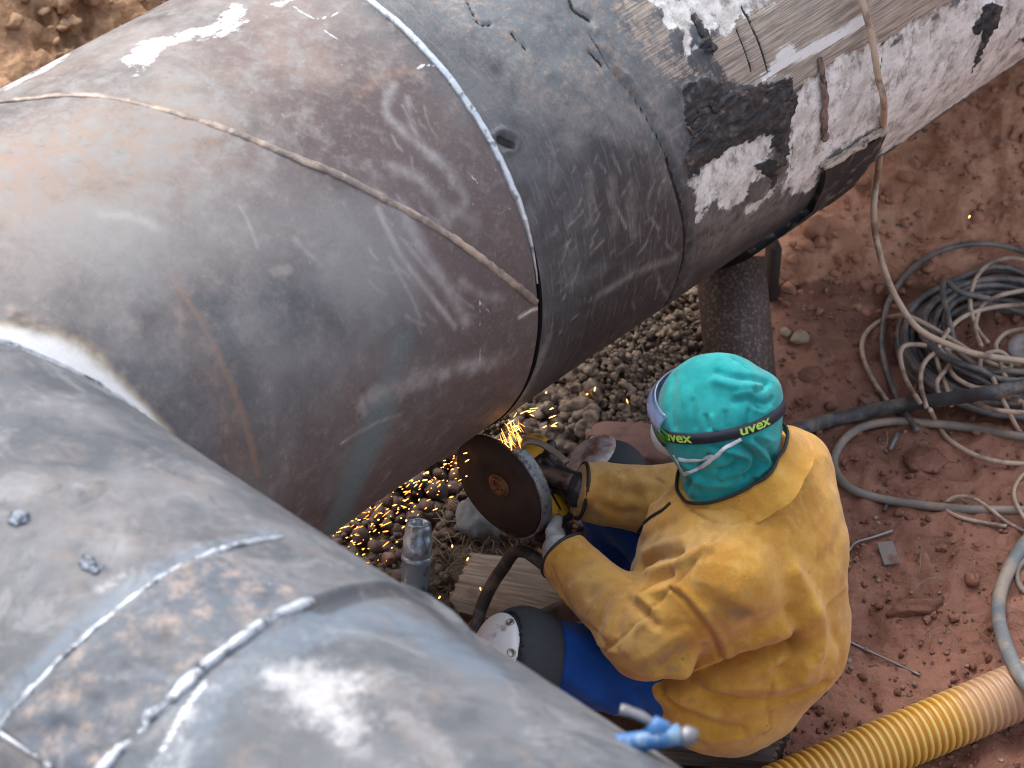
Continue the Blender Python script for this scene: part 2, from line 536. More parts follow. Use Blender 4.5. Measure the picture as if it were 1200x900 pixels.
# --- materials of the pipes
def steel_mat():
    m = NM('mill_scale_steel')
    a1, a2, a3 = m.attr('marks')          # white scuffs, rust, teal
    b1, b2, b3 = m.attr('skin')           # dust, purple scale, bright ground metal
    n1 = m.noise(5, 8, .65); n2 = m.noise(28, 8, .7); n3 = m.noise(160, 4, .7)
    c = m.mix(m.ramp(n1, .35, .65), (.075, .077, .083), (.145, .141, .14))
    c = m.mix(m.math('MULTIPLY', m.ramp(m.math('ADD', b2, m.math('MULTIPLY_ADD', n2, .9, -.45)), .25, .8), .72), c, (.110, .07, .065))
    c = m.mix(m.math('MULTIPLY', m.ramp(n2, .48, .75), .45), c, (.2, .2, .21))
    d = m.ramp(m.math('ADD', b1, m.math('ADD', m.math('MULTIPLY_ADD', n2, 1.1, -.55), m.math('MULTIPLY_ADD', n1, .8, -.4))), .3, .95)
    c = m.mix(m.math('MULTIPLY', d, .6), c, m.mix(m.ramp(n2, .4, .6), (.39, .285, .215), (.33, .315, .30)))
    c = m.mix(m.math('MULTIPLY', m.ramp(m.math('ADD', a3, m.math('MULTIPLY_ADD', n2, .5, -.25)), .25, .9), .75), c, (.105, .17, .178))
    c = m.mix(m.math('MULTIPLY', m.ramp(m.math('ADD', a2, m.math('MULTIPLY_ADD', n2, .7, -.35)), .25, 1.1), .6), c, (.30, .165, .10))
    e2 = m.math('ADD', m.math('MULTIPLY_ADD', n2, 2.2, -1.1), m.math('MULTIPLY_ADD', m.noise(1, 8, .75, m.mapping('UV', (26, 34, 1), (0, 0, .35))), 3.4, -1.8))
    wm = m.ramp(m.math('ADD', a1, m.math('MULTIPLY', e2, m.math('MULTIPLY', a1, 1.0))), .42, .62)
    c = m.mix(m.math('MULTIPLY', wm, m.ramp(n3, .3, .6, .6, .92)), c, (.62, .635, .65))
    c = m.mix(m.math('MULTIPLY', m.ramp(m.noise(110, 6, .8), .5, .7), .3), c, (.30, .27, .25))
    c = m.mix(m.math('MULTIPLY', m.ramp(m.noise(30, 8, .78, None, .6), .46, .32), .3), c, (.05, .046, .048))
    scr = m.ramp(m.noise(1, 4, .6, m.mapping('UV', (14, 300, 1), (0, 0, .9))), .66, .74)
    c = m.mix(m.math('MULTIPLY', scr, .3), c, (.36, .34, .33))
    speck = m.ramp(m.noise(75, 3, .6), .7, .76)
    c = m.mix(m.math('MULTIPLY', speck, .5), c, (.42, .4, .38))
    sf, hz, _q = m.attr('scuff')
    c = m.mix(m.math('MULTIPLY', m.ramp(m.math('ADD', hz, m.math('MULTIPLY_ADD', n1, 1.0, -.5)), .1, 1.1), .75), c, m.mix(n3, (.215, .21, .205), (.30, .295, .285)))
    c = m.mix(m.math('MULTIPLY', sf, m.ramp(n2, .3, .62, .25, .75)), c, (.40, .385, .38))
    bq = m.math('ADD', b3, m.math('MULTIPLY_ADD', n2, .8, -.4))
    c = m.mix(m.math('MULTIPLY', m.ramp(bq, .0, .5), .6), c, (.42, .33, .22))
    bm = m.ramp(bq, .3, 1.0)
    c = m.mix(bm, c, m.mix(n3, (.6, .6, .59), (.84, .83, .80)))
    m.set(Base_Color=c, Metallic=m.math('MULTIPLY', bm, .25),
          Roughness=m.math('ADD', m.math('MULTIPLY', d, .2), m.math('MULTIPLY_ADD', n2, .35, .38)))
    m.b.inputs['Specular IOR Level'].default_value = .5
    h = m.math('ADD', m.math('MULTIPLY', n3, .25), m.math('ADD', n2, m.math('MULTIPLY', wm, .15)))
    m.bump(h, .3, .004)
    return m.m
def coat_mat():
    m = NM('torn_bitumen_coating')
    a1, a2, a3 = m.attr('marks')          # white primer, tar, brown wear
    b1, b2, b3 = m.attr('skin')           # dust, cracks, thin white streaks
    # coordinates along / round the pipe come from the UV map: fine scratches run across the axis
    uv = m.mapping('UV', (1, 1, 1))
    st = m.noise(1, 7, .7, m.mapping('UV', (9, 230, 1)))
    sc = m.noise(1, 6, .7, m.mapping('UV', (140, 16, 1), (0, 0, .5)), .4)
    n1 = m.noise(6, 8, .65); n2 = m.noise(34, 8, .72); n3 = m.noise(190, 4, .7)
    c = m.mix(m.ramp(n1, .35, .65), (.045, .047, .053), (.115, .122, .13))
    sf = m.attr('scuff')
    c = m.mix(m.math('MULTIPLY', sf[1], m.ramp(n2, .25, .6, .95, .7)), c, (.024, .024, .028))
    c = m.mix(m.math('MULTIPLY', m.ramp(sc, .5, .72), .5), c, (.23, .215, .2))
    c = m.mix(m.math('MULTIPLY', sf[0], m.ramp(n2, .3, .62, .15, .8)), c, (.34, .31, .28))
    d = m.ramp(m.math('ADD', b1, m.math('ADD', m.math('MULTIPLY_ADD', n2, 1.0, -.5), m.math('MULTIPLY_ADD', n1, .7, -.35))), .15, 1.0)
    n5 = m.noise(62, 8, .8)
    c = m.mix(m.math('MULTIPLY', d, .8), c, m.mix(m.ramp(m.math('ADD', m.math('MULTIPLY', n5, .7), m.math('MULTIPLY', n1, .3)), .46, .6), (.16, .178, .19), (.36, .27, .205)))
    bw = m.ramp(m.math('ADD', a3, m.math('ADD', m.math('MULTIPLY_ADD', n2, 1.6, -.8), m.math('MULTIPLY_ADD', st, .5, -.25))), .36, .66)
    c = m.mix(bw, c, m.mix(m.ramp(st, .35, .65), (.16, .135, .115), (.46, .38, .31)))
    wv = m.math('ADD', a1, m.math('ADD', m.math('MULTIPLY_ADD', n2, 2.4, -1.2), m.math('ADD', m.math('MULTIPLY_ADD', n1, .8, -.4), m.math('MULTIPLY_ADD', st, .7, -.35))))
    wm = m.math('MULTIPLY', m.ramp(wv, .3, .7), m.ramp(a1, .02, .12))
    c = m.mix(wm, c, m.mix(m.ramp(m.noise(1, 8, .72, m.mapping('UV', (13, 22, 1))), .34, .62), (.52, .48, .44), (.82, .805, .775)))
    grm = m.math('MULTIPLY', m.math('MULTIPLY', m.ramp(m.noise(1, 9, .8, m.mapping('UV', (22, 16, 1), (0, 0, .3))), .47, .64), wm), .85)
    c = m.mix(grm, c, (.2, .175, .15))
    ws = m.ramp(m.math('ADD', b3, m.math('MULTIPLY', b3, m.math('ADD', m.math('MULTIPLY_ADD', st, 2.0, -1.0), m.math('MULTIPLY_ADD', n2, .8, -.4)))), .42, .6)
    c = m.mix(m.math('MULTIPLY', ws, .9), c, (.74, .73, .71))
    tm = m.math('MULTIPLY', m.ramp(m.math('ADD', a2, m.math('ADD', m.math('MULTIPLY_ADD', n2, 2.0, -1.0), m.math('MULTIPLY_ADD', st, 1.0, -.5))), .4, .56), m.ramp(a2, .02, .15))
    c = m.mix(tm, c, m.mix(m.ramp(n2, .5, .7), (.02, .02, .022), (.16, .125, .10)))
    cm = m.ramp(m.math('ADD', b2, m.math('MULTIPLY', b2, m.math('MULTIPLY_ADD', n2, 2.4, -1.2))), .35, .6)
    c = m.mix(cm, c, (.008, .008, .009))
    m.set(Base_Color=c, Roughness=m.math('ADD', m.math('MULTIPLY', wm, .25), m.math('MULTIPLY_ADD', n2, .35, .3)))
    h = m.math('ADD', m.math('MULTIPLY', n3, .3), m.math('ADD', n2, m.math('ADD', m.math('MULTIPLY', wm, .4), m.math('MULTIPLY', sc, .5))))
    h = m.math('ADD', h, m.math('MULTIPLY', tm, m.math('MULTIPLY', m.noise(60, 5, .7, None, 1.5), 1.6)))
    m.bump(h, .55, .006)
    return m.m
def front_mat():
    m = NM('blued_weathered_steel')
    a1, a2, a3 = m.attr('marks')          # white paint, heat blue, rusty/charred patch
    b1, b2, b3 = m.attr('skin')           # dust, dark, bright
    n1 = m.noise(5, 8, .6); n2 = m.noise(34, 8, .74); n3 = m.noise(170, 4, .7)
    c = m.mix(m.ramp(n1, .35, .68), (.058, .066, .078), (.118, .124, .134))
    d = m.ramp(m.math('ADD', b1, m.math('ADD', m.math('MULTIPLY_ADD', n2, 1.0, -.5), m.math('MULTIPLY_ADD', n1, 1.0, -.5))), .25, .95)
    c = m.mix(m.math('MULTIPLY', d, .5), c, m.mix(m.ramp(n2, .4, .6), (.33, .265, .225), (.31, .30, .30)))
    c = m.mix(m.math('MULTIPLY', m.ramp(m.math('ADD', a2, m.math('MULTIPLY_ADD', n2, .9, -.45)), .3, 1.0), .6), c, (.13, .185, .245))
    pt = m.ramp(m.math('ADD', a3, m.math('MULTIPLY_ADD', n1, .5, -.25)), .35, .6)
    c = m.mix(m.math('MULTIPLY', pt, .9), c, m.mix(m.ramp(m.noise(20, 8, .75), .46, .66), m.mix(n2, (.035, .045, .06), (.11, .135, .17)), (.31, .24, .195)))
    dk = m.ramp(m.math('ADD', b2, m.math('MULTIPLY_ADD', n2, .6, -.3)), .3, .8)
    c = m.mix(m.math('MULTIPLY', dk, .85), c, (.03, .034, .042))
    wm = m.math('MULTIPLY', m.ramp(m.math('ADD', a1, m.math('ADD', m.math('MULTIPLY_ADD', n2, 2.2, -1.1), m.math('MULTIPLY_ADD', n1, 1.6, -.8))), .2, 1.05), m.ramp(a1, .02, .6))
    c = m.mix(m.math('MULTIPLY', wm, .75), c, m.mix(n2, (.38, .38, .385), (.56, .55, .545)))
    bm = m.ramp(m.math('ADD', b3, m.math('MULTIPLY_ADD', n2, .5, -.25)), .4, .75)
    c = m.mix(m.math('MULTIPLY', m.ramp(m.noise(13, 8, .78, m.mapping('Object', (1, 1, 1), (0, 0, 0), (9, 1, 4)), .6), .5, .7), .5), c, (.21, .16, .13))
    c = m.mix(bm, c, m.mix(n3, (.6, .63, .66), (.85, .86, .87)))
    c = m.mix(m.math('MULTIPLY', m.ramp(m.noise(11, 7, .75, None, .8), .5, .36), .6), c, (.04, .045, .054))
    c = m.mix(m.math('MULTIPLY', m.ramp(m.noise(8, 7, .75, m.mapping('Object', (1, 1, 1), (0, 0, 0), (3, 5, 1)), .8), .52, .68), .35), c, (.33, .33, .33))
    m.set(Base_Color=c, Metallic=m.math('MULTIPLY', bm, .4),
          Roughness=m.math('ADD', m.math('MULTIPLY', d, .2), m.math('MULTIPLY_ADD', n2, .35, .4)))
    m.b.inputs['Specular IOR Level'].default_value = .5
    m.bump(m.math('ADD', n2, m.math('MULTIPLY', n3, .25)), .35, .004)
    return m.m
M_STEEL, M_COAT, M_FRONT = steel_mat(), coat_mat(), front_mat()
M_BEAD = simple('dull_weld_bead', (.22, .18, .155), .5, .3, .5, 60, .5, (.42, .33, .26), .5, 20)
M_BEADB = simple('ground_bright_weld', (.62, .66, .7), .34, .6, .2, 90, .3, (.25, .27, .3), .3, 60)
M_BEADG = simple('grey_ground_weld', (.42, .45, .49), .38, .6, .35, 90, .5, (.1, .11, .13), .45, 25)
M_SPAT = simple('blued_weld_spatter', (.2, .235, .28), .4, .5, .5, 160, .5, (.04, .045, .055), .5, 90)
M_DARKIN = simple('dark_pipe_inside', (.02, .019, .018), .8)  # near-black inner wall behind the open joint
M_TAR = simple('wrinkled_tar', (.022, .023, .026), .32, 0, .4, 50, .5, (.2, .16, .13), .35, 30)
M_WRAP = simple('black_wrapping', (.022, .022, .024), .42, 0, .35, 60, .4, (.2, .17, .15), .3, 25)
M_WRAPE = simple('beige_wrap_edge', (.42, .34, .27), .8, 0, .35, 60, .5, (.1, .08, .07), .35, 40)
M_STRIP = simple('brown_torn_strip', (.2, .13, .1), .7, 0, .4, 70, .6, (.03, .025, .025), .4, 40)

bend = thing('pipe_bend', 'bare grey steel pipe bend filling the left, its two legs mitred into a corner', 'pipe', (-.9, -1.5, .45))
# --- leg one: from the mitre to the joint being ground
TH = thetas(math.radians(-62), math.radians(160), .0052)
NS = 300
n_ = radial(TH, E1)
s0 = -(PR * (n_ @ MN)) / (D1 @ MN)
tt = np.linspace(0, 1, NS)
s_end = SC - .004
sg = s0[:, None] * (1 - tt) + s_end * tt
tg = np.broadcast_to(TH[:, None], sg.shape)
s_, t_ = sg.ravel(), tg.ravel()
P3 = cyl_pt(s_, t_, D1, E1)
white = np.zeros(len(s_))
for pl in ([(140, 72), (162, 50), (200, 40), (245, 25), (272, 3), (292, 10), (284, 28), (245, 46), (205, 54), (178, 76), (160, 92), (150, 82)],
           [(240, 40), (285, 20), (296, 28), (262, 44), (246, 49)], [(308, 6), (332, -4), (350, -2), (330, 9)],
           [(0, 98), (76, 60), (79, 69), (40, 90), (0, 108)]):
    white = np.maximum(white, .74 * poly_mask(s_, t_, pl, 1, .035))
for pl, wd, am in (([(345, 8), (360, 18), (375, 22), (398, 15)], .0022, .9), ([(380, 35), (400, 48), (410, 55)], .0022, .9), ([(490, 80), (500, 76), (512, 78)], .003, .9),
               ([(562, 355), (563, 382)], .002, .8), ([(563, 405), (562, 425)], .002, .7),
               ([(400, 520), (435, 498)], .002, .6), ([(560, 350), (575, 368)], .0016, .7), ([(540, 190), (560, 215)], .003, .6)):
    white = np.maximum(white, am * line_mask(s_, t_, pl, 1, wd))
scuff = np.zeros(len(s_))
for pl, wd, am in (([(462, 100), (452, 125), (462, 145), (490, 168), (518, 190), (532, 215)], .009, .8), ([(478, 115), (484, 150), (508, 182)], .006, .6),
                   ([(500, 180), (530, 205), (545, 235), (530, 252)], .010, .65), ([(442, 245), (470, 300), (500, 340), (534, 384)], .006, .9), ([(470, 245), (495, 292), (520, 330), (548, 378)], .013, .7),
                   ([(475, 285), (505, 320), (540, 352)], .005, .7), ([(456, 302), (480, 345), (492, 372)], .004, .7), ([(460, 195), (500, 215), (525, 260)], .012, .5), ([(345, 280), (375, 310)], .006, .5),
                   ([(280, 240), (292, 262), (302, 290)], .003, .6), ([(120, 250), (160, 255), (190, 272)], .012, .6), ([(230, 190), (245, 205)], .008, .5), ([(520, 240), (560, 262)], .010, .45),
                   ([(400, 520), (440, 496), (470, 485)], .003, .7), ([(430, 470), (480, 448), (560, 425)], .02, .5), ([(540, 330), (565, 345), (590, 350)], .008, .5), ([(590, 160), (600, 200)], .01, .5)):
    scuff = np.maximum(scuff, am * line_mask(s_, t_, pl, 1, wd))
haze = np.zeros(len(s_))
for pl, wd, am in (([(60, 300), (180, 290), (330, 260), (420, 300)], .14, .9), ([(200, 200), (300, 220), (380, 240)], .08, .7), ([(200, 400), (300, 380), (370, 400)], .10, .55), ([(0, 350), (120, 370), (160, 440)], .09, .6)):
    haze = np.maximum(haze, am * line_mask(s_, t_, pl, 1, wd))
for k in range(26):                                             # fine strands among the chalky scuffs
    x, y = (rng.uniform(440, 540), rng.uniform(100, 260)) if k % 2 else (rng.uniform(430, 540), rng.uniform(240, 380))
    a = rng.normal(.95, .25); l = rng.uniform(10, 45)
    scuff = np.maximum(scuff, rng.uniform(.3, .8) * line_mask(s_, t_, [(x, y), (x + .5 * l * math.cos(a), y + .5 * l * math.sin(a)), (x + l * math.cos(a - .15), y + l * math.sin(a - .15))], 1, rng.uniform(.0016, .0028), 3))
rust = .85 * line_mask(s_, t_, [(205, 330), (235, 375), (262, 430), (286, 490), (302, 555)], 1, .012)
rust = np.maximum(rust, .55 * line_mask(s_, t_, [(195, 300), (225, 400), (265, 470), (280, 540)], 1, .05))
rust = np.maximum(rust, .75 * line_mask(s_, t_, [(12, 368), (30, 374), (46, 380)], 1, .014))
rust = np.maximum(rust, .6 * line_mask(s_, t_, [(420, 110), (450, 90), (480, 82)], 1, .02))
rust = np.maximum(rust, .4 * line_mask(s_, t_, [(110, 250), (180, 270)], 1, .02))
teal = .95 * line_mask(s_, t_, [(448, 478), (432, 520), (412, 570), (390, 625)], 1, .055)
teal = np.maximum(teal, .6 * line_mask(s_, t_, [(472, 400), (460, 440), (446, 485)], 1, .06))
teal = np.maximum(teal, .45 * line_mask(s_, t_, [(440, 330), (470, 420), (500, 470)], 1, .09))
dust = .25 + .4 * sstep(.35, .95, np.sin(t_)) - .35 * sstep(.75, 1.3, s_) * sstep(1.2, .6, np.abs(t_ - .5))
dust += .35 * line_mask(s_, t_, [(0, 230), (90, 180), (190, 160)], 1, .13)
dust += .25 * line_mask(s_, t_, [(330, 60), (400, 90), (470, 80)], 1, .05)
dust = np.maximum(dust, .9 * line_mask(s_, t_, [(322, 318), (338, 316)], 1, .016))
dust = np.maximum(dust, .65 * line_mask(s_, t_, [(430, 470), (520, 440), (590, 420)], 1, .035))
purple = .3 + .75 * line_mask(s_, t_, [(330, 60), (420, 140), (520, 240), (590, 330)], 1, .16)
purple = np.maximum(purple, .5 + .5 * fbm(np.stack([s_ * 4, t_ * 2, s_ * 0], 1), 3, 3))
bright = np.zeros(len(s_))
dm = np.abs((P3 - PJ) @ MN) / abs(D1 @ MN)
wid = .020 + .045 * np.exp(-((t_ - math.radians(50)) / .2) ** 2)
bright = np.clip(1.5 - 1.15 * dm / wid, 0, 1.1) * sstep(math.radians(15), math.radians(35), t_) * (t_ < 2.2)
bright = np.maximum(bright, .8 * line_mask(s_, t_, [(608, 372), (620, 365), (630, 361)], 1, .004))
# slight hammered waviness, a scar and the flaky spot
rr = PR + .0016 * fbm(P3 * 6, 3, 5)
rr -= .004 * line_mask(s_, t_, [(425, 460), (431, 480)], 1, .006)
rr += .004 * line_mask(s_, t_, [(18, 368), (44, 380)], 1, .014) * (1 + fbm(P3 * 90, 2, 8))
P3 = cyl_pt(s_, t_, D1, E1, rr)
mk('pipe_leg', P3, grid_faces(len(TH), NS), M_STEEL, bend, attrs={'marks': np.stack([white, rust, teal], 1), 'skin': np.stack([dust, purple, bright], 1), 'scuff': np.stack([scuff, haze], 1)}, uv=np.stack([s_, t_ * PR], 1))
b_ = MB(); b_.add(*bead([(-20, 121), (20, 117), (75, 112), (130, 115), (195, 130), (265, 152), (330, 178), (400, 207), (460, 238), (520, 272), (580, 315), (615, 343), (629, 355)], 1, .0078, 10, 1, 0, .5, .14))
b_.build('spiral_weld', M_BEAD, bend)
# --- leg two, towards the camera
TF = thetas(math.radians(10), math.radians(200), .0056)
NF = 300
nf_ = radial(TF, E2)
f0 = -(PR * (nf_ @ MN)) / (D2 @ MN)
F_END = 2.45
fg = f0[:, None] * (1 - tt) + F_END * tt
fs, ft = fg.ravel(), np.broadcast_to(TF[:, None], fg.shape).ravel()
PF = cyl_pt(fs, ft, D2, E2)
L_A = [(-20, 875), (0, 852), (40, 805), (90, 755), (150, 705), (205, 668), (250, 648), (290, 636), (330, 629)]
L_B = [(105, 915), (130, 888), (165, 852), (205, 815), (235, 785), (275, 755), (320, 725), (365, 706)]
L_B2 = [(365, 706), (400, 694), (440, 688), (480, 695), (520, 718), (545, 742)]
L_C = [(250, 648), (285, 668), (325, 690), (365, 706)]
L_D = [(-15, 852), (15, 868), (40, 885), (62, 902)]
fwhite = np.zeros(len(fs)); fblue = fwhite.copy(); fchar = fwhite.copy(); fdark = fwhite.copy(); fbright = fwhite.copy()
for pl in ([(300, 790), (345, 770), (400, 785), (440, 800), (420, 830), (435, 860), (400, 880), (365, 850), (330, 825), (310, 810)],
           [(185, 885), (205, 850), (240, 815), (258, 800), (250, 820), (225, 860), (205, 905), (180, 910)]):
    fwhite = np.maximum(fwhite, poly_mask(fs, ft, pl, 2, .09))
fwhite = np.maximum(fwhite, .7 * line_mask(fs, ft, [(120, 690), (135, 682), (145, 675)], 2, .012))
fchar = poly_mask(fs, ft, [(20, 850), (90, 765), (160, 705), (250, 655), (360, 710), (300, 740), (230, 790), (150, 860), (110, 900), (60, 895)], 2, .04)
fdark = 1.1 * line_mask(fs, ft, [(375, 712), (410, 700), (450, 694), (490, 706), (530, 735)], 2, .022)
fdark = np.maximum(fdark, .55 * line_mask(fs, ft, [(70, 790), (110, 820), (150, 790), (190, 750)], 2, .045))
fdark = np.maximum(fdark, .8 * line_mask(fs, ft, [(255, 655), (265, 660)], 2, .007))
for q_ in ([(98, 660), (125, 668)], [(15, 604), (32, 610)], [(50, 700), (75, 690)], [(90, 680), (100, 690)]): fdark = np.maximum(fdark, .6 * line_mask(fs, ft, q_, 2, .016))
fblue = .9 * line_mask(fs, ft, [(0, 830), (60, 765), (130, 705), (200, 662), (260, 640), (320, 625)], 2, .025)
fblue = np.maximum(fblue, .75 * line_mask(fs, ft, [(200, 880), (300, 770), (430, 720), (560, 780)], 2, .09))
fblue = np.maximum(fblue, .6 * line_mask(fs, ft, [(30, 870), (80, 860), (110, 900)], 2, .03))
fdust = .32 + .3 * line_mask(fs, ft, [(30, 560), (130, 610), (260, 640)], 2, .1) - .3 * line_mask(fs, ft, [(500, 700), (620, 800), (720, 890)], 2, .2)
fdust = np.maximum(fdust, .7 * line_mask(fs, ft, [(85, 620), (120, 600), (150, 640)], 2, .04))
fdust = np.maximum(fdust, .7 * line_mask(fs, ft, [(440, 790), (480, 840), (520, 890)], 2, .05))
dmf = np.abs((PF - PJ) @ MN) / abs(D2 @ MN)
fbright = np.clip(1.3 - dmf / .016, 0, 1) * sstep(math.radians(20), math.radians(40), ft) * (ft < 2.2)
fbright = np.maximum(fbright, .7 * line_mask(fs, ft, [(240, 800), (215, 835), (190, 880)], 2, .01))
rf = PR + .0018 * fbm(PF * 6, 3, 15)
plate = poly_mask(fs, ft, [(0, 856), (90, 760), (160, 703), (250, 650), (365, 708), (300, 742), (230, 790), (130, 890), (70, 905)], 2, .008)
rf += .004 * plate + .003 * fchar * fbm(PF * 30, 3, 4)
rf += .010 * np.exp(-(line_dist(fs, ft, L_B2, 2) / .011) ** 2)
PF = cyl_pt(fs, ft, D2, E2, rf)
mk('pipe_leg', PF, grid_faces(len(TF), NF)[:, ::-1], M_FRONT, bend, attrs={'marks': np.stack([fwhite, fblue, fchar], 1), 'skin': np.stack([fdust, fdark, fbright], 1)})
b_ = MB(); b_.add(*bead(L_A, 2, .0055, 8, 2)); b_.add(*bead(L_D, 2, .005, 8, 3)); b_.add(*bead(L_C, 2, .003, 8, 5))
b_.build('patch_weld', M_BEADG, bend)
b_ = MB(); b_.add(*bead(L_B[:5], 2, .0105, 8, 4, .0, .5, .22)); b_.add(*bead(L_B[4:], 2, .010, 8, 6, .002, .8, .1))
b_.build('girth_weld', M_BEADG, bend)
for k, (x, y) in enumerate([(108, 662), (112, 668), (104, 658), (118, 664), (100, 664), (22, 606), (28, 610), (16, 612), (26, 604)]):
    s1_, t1_ = cyl_hit(x, y, D2, E2)
    V, F = ico(2); V = V * np.array([.010, .007, .003]) * (1 + .5 * fbm(V * 2 + k, 2, k))[:, None]
    r3 = radial(np.array(t1_), E2); V = V[:, :1] * D2 + V[:, 1:2] * np.cross(r3, D2) + V[:, 2:] * r3
    mk('weld_spatter', V * (.5 + .4 * (k % 3)) + cyl_pt(s1_, t1_, D2, E2, PR + .001), F, M_SPAT, bend)
# the mitre weld: a rough root bead in the bright ground bevel
th = np.arange(math.radians(-20), math.radians(190), .008)
Lm = PJ + (-(PR * (radial(th, E1) @ MN)) / (D1 @ MN))[:, None] * D1 + PR * radial(th, E1)
b_ = MB(); b_.add(*tube(Lm + radial(th, E1) * .001, .005 * (1 + .3 * fbm(np.stack([th * 60, th * 0, th * 0], 1), 2, 4)), 8))
b_.build('mitre_weld', M_BEADG, bend)
b_ = MB()
th2 = np.linspace(0, 2 * np.pi, 65)[:-1]
b_.add(*lathe(PJ + D1 * (SC - .0045), -D1, [(0, PR - .0002), (0.0, PR - .022), (.9, PR - .022)], 96))
b_.build('bore', M_DARKIN, bend)

# --- coated pipe beyond the joint
coated = thing('coated_pipe', 'long pipe running to the upper right with torn black coating and scraped white primer', 'pipe', (.35, .1, .45))
S_A, S_B = SC + .004, 3.95
TC_ = thetas(math.radians(-62), math.radians(150), .0046)
sl = np.concatenate([np.arange(S_A, S_B, .0048), np.arange(S_B, 9.0, .35)])
cs, ct = np.broadcast_to(sl[None], (len(TC_), len(sl))).ravel(), np.broadcast_to(TC_[:, None], (len(TC_), len(sl))).ravel()
PC = cyl_pt(cs, ct, D1, E1)
cw = np.zeros(len(cs)); tar = cw.copy(); brown = cw.copy()
for pl in ([(766, -8), (900, -8), (872, 15), (846, 34), (824, 46), (812, 28), (806, 60), (797, 40), (780, 28)],
           [(934, 104), (964, 82), (1008, 60), (1040, 48), (1130, 0), (1230, -50), (1230, 60), (1120, 120), (1035, 178), (1025, 150), (962, 190), (955, 215), (932, 232), (918, 215), (925, 170), (921, 130)],
           [(812, 200), (838, 180), (870, 165), (905, 153), (906, 172), (892, 186), (900, 200), (880, 215), (872, 232), (852, 245), (835, 240), (818, 255), (812, 235)],
           [(868, 250), (895, 225), (905, 222), (885, 245)]):
    cw = np.maximum(cw, poly_mask(cs, ct, pl, 1, .045))
brown = poly_mask(cs, ct, [(826, 48), (850, 34), (905, -8), (1120, -8), (1035, 48), (1005, 62), (962, 84), (932, 104), (900, 110), (860, 95), (835, 70)], 1, .04)
brown = np.maximum(brown, .55 * poly_mask(cs, ct, [(700, -5), (770, -5), (800, 60), (850, 100), (830, 130), (790, 110), (740, 60)], 1, .06))
for pl in ([(800, 178), (812, 150), (838, 122), (860, 108), (900, 98), (926, 96), (930, 125), (922, 150), (916, 190), (902, 172), (905, 155), (870, 165), (838, 180), (818, 200), (806, 200)],
           [(811, 20), (820, 30), (838, 52), (826, 62), (820, 48)], [(800, 105), (812, 95), (850, 100), (830, 125), (815, 150), (803, 155)],
           [(896, 190), (912, 180), (908, 205), (903, 220), (898, 205), (885, 195)], [(1152, 8), (1166, 2), (1172, 15), (1162, 42), (1146, 68), (1136, 84), (1144, 58), (1148, 38), (1140, 32)],
           [(1190, 48), (1215, 30), (1215, 42)]):
    tar = np.maximum(tar, poly_mask(cs, ct, pl, 1, .02))
cdust = .62 * sstep(.35, .95, np.sin(ct)) * sstep(1.30, 1.5, cs) + .35 * line_mask(cs, ct, [(560, 10), (640, 60), (720, 120), (770, 200)], 1, .08) + .1
cdust += .3 * line_mask(cs, ct, [(690, 0), (760, 90), (800, 140)], 1, .06) + .2 * line_mask(cs, ct, [(660, 330), (760, 300)], 1, .02)
cdust += .3 * line_mask(cs, ct, [(640, 380), (625, 440)], 1, .012)
streaks = np.zeros(len(cs))
for pl, wd, am in (([(905, 80), (940, 62), (975, 45), (1012, 22)], .018, .75), ([(915, 68), (925, 62)], .03, .7), ([(893, 90), (905, 85)], .02, .6), ([(985, 190), (1000, 175), (1030, 155)], .012, .6)):
    streaks = np.maximum(streaks, am * line_mask(cs, ct, pl, 1, wd))
cscuff = .6 * poly_mask(cs, ct, [(815, 235), (870, 235), (900, 190), (935, 200), (925, 245), (880, 270), (850, 290), (818, 300)], 1, .09); cblack = np.zeros(len(cs))
cblack = poly_mask(cs, ct, [(700, 190), (760, 170), (785, 200), (797, 260), (797, 320), (770, 370), (690, 420), (650, 440), (672, 330), (685, 250)], 1, .09)
cblack = np.maximum(cblack, poly_mask(cs, ct, [(808, 260), (900, 250), (950, 225), (965, 300), (820, 400), (790, 380), (800, 320)], 1, .08))
cblack = np.maximum(cblack, poly_mask(cs, ct, [(796, 170), (850, 110), (930, 100), (935, 190), (945, 225), (900, 300), (815, 320)], 1, .04))
cblack = np.maximum(cblack, .75 * poly_mask(cs, ct, [(632, 300), (660, 300), (680, 420), (600, 520), (620, 450), (636, 380)], 1, .05))
for k in range(120):                                            # scrapes in the black coat, most of them round the pipe
    x, y = rng.uniform(640, 800), rng.uniform(120, 400)
    if x - 612 < (y - 100) * .1: continue
    a = rng.normal(-.95, .22) if k % 3 else rng.normal(1.3, .3); l = float(np.exp(rng.uniform(1.2, 3.4)))
    b0 = rng.normal(0, .12)
    cscuff = np.maximum(cscuff, rng.uniform(.3, .85) * line_mask(cs, ct, [(x, y), (x + l * .5 * math.cos(a), y + l * .5 * math.sin(a)), (x + l * math.cos(a + b0), y + l * math.sin(a + b0))], 1, rng.uniform(.0018, .0034), 3))
for pl, wd, am in (([(640, 395), (628, 430), (612, 462)], .012, .6), ([(700, 345), (745, 318), (790, 300)], .010, .6), ([(690, 205), (690, 260)], .012, .35), ([(715, 210), (718, 270)], .010, .35), ([(735, 215), (742, 275)], .012, .35),
                   ([(655, 130), (700, 150), (750, 165)], .02, .4), ([(640, 70), (690, 100), (740, 150)], .02, .45), ([(680, 130), (720, 120), (760, 140)], .008, .6), ([(600, 60), (640, 110), (670, 170)], .03, .35)):
    cscuff = np.maximum(cscuff, am * line_mask(cs, ct, pl, 1, wd))
crk = np.zeros(len(cs)); 
CR1 = [(690, 40), (712, 78), (738, 110), (760, 145), (780, 185), (792, 225), (800, 262), (800, 300), (790, 335), (775, 362)]
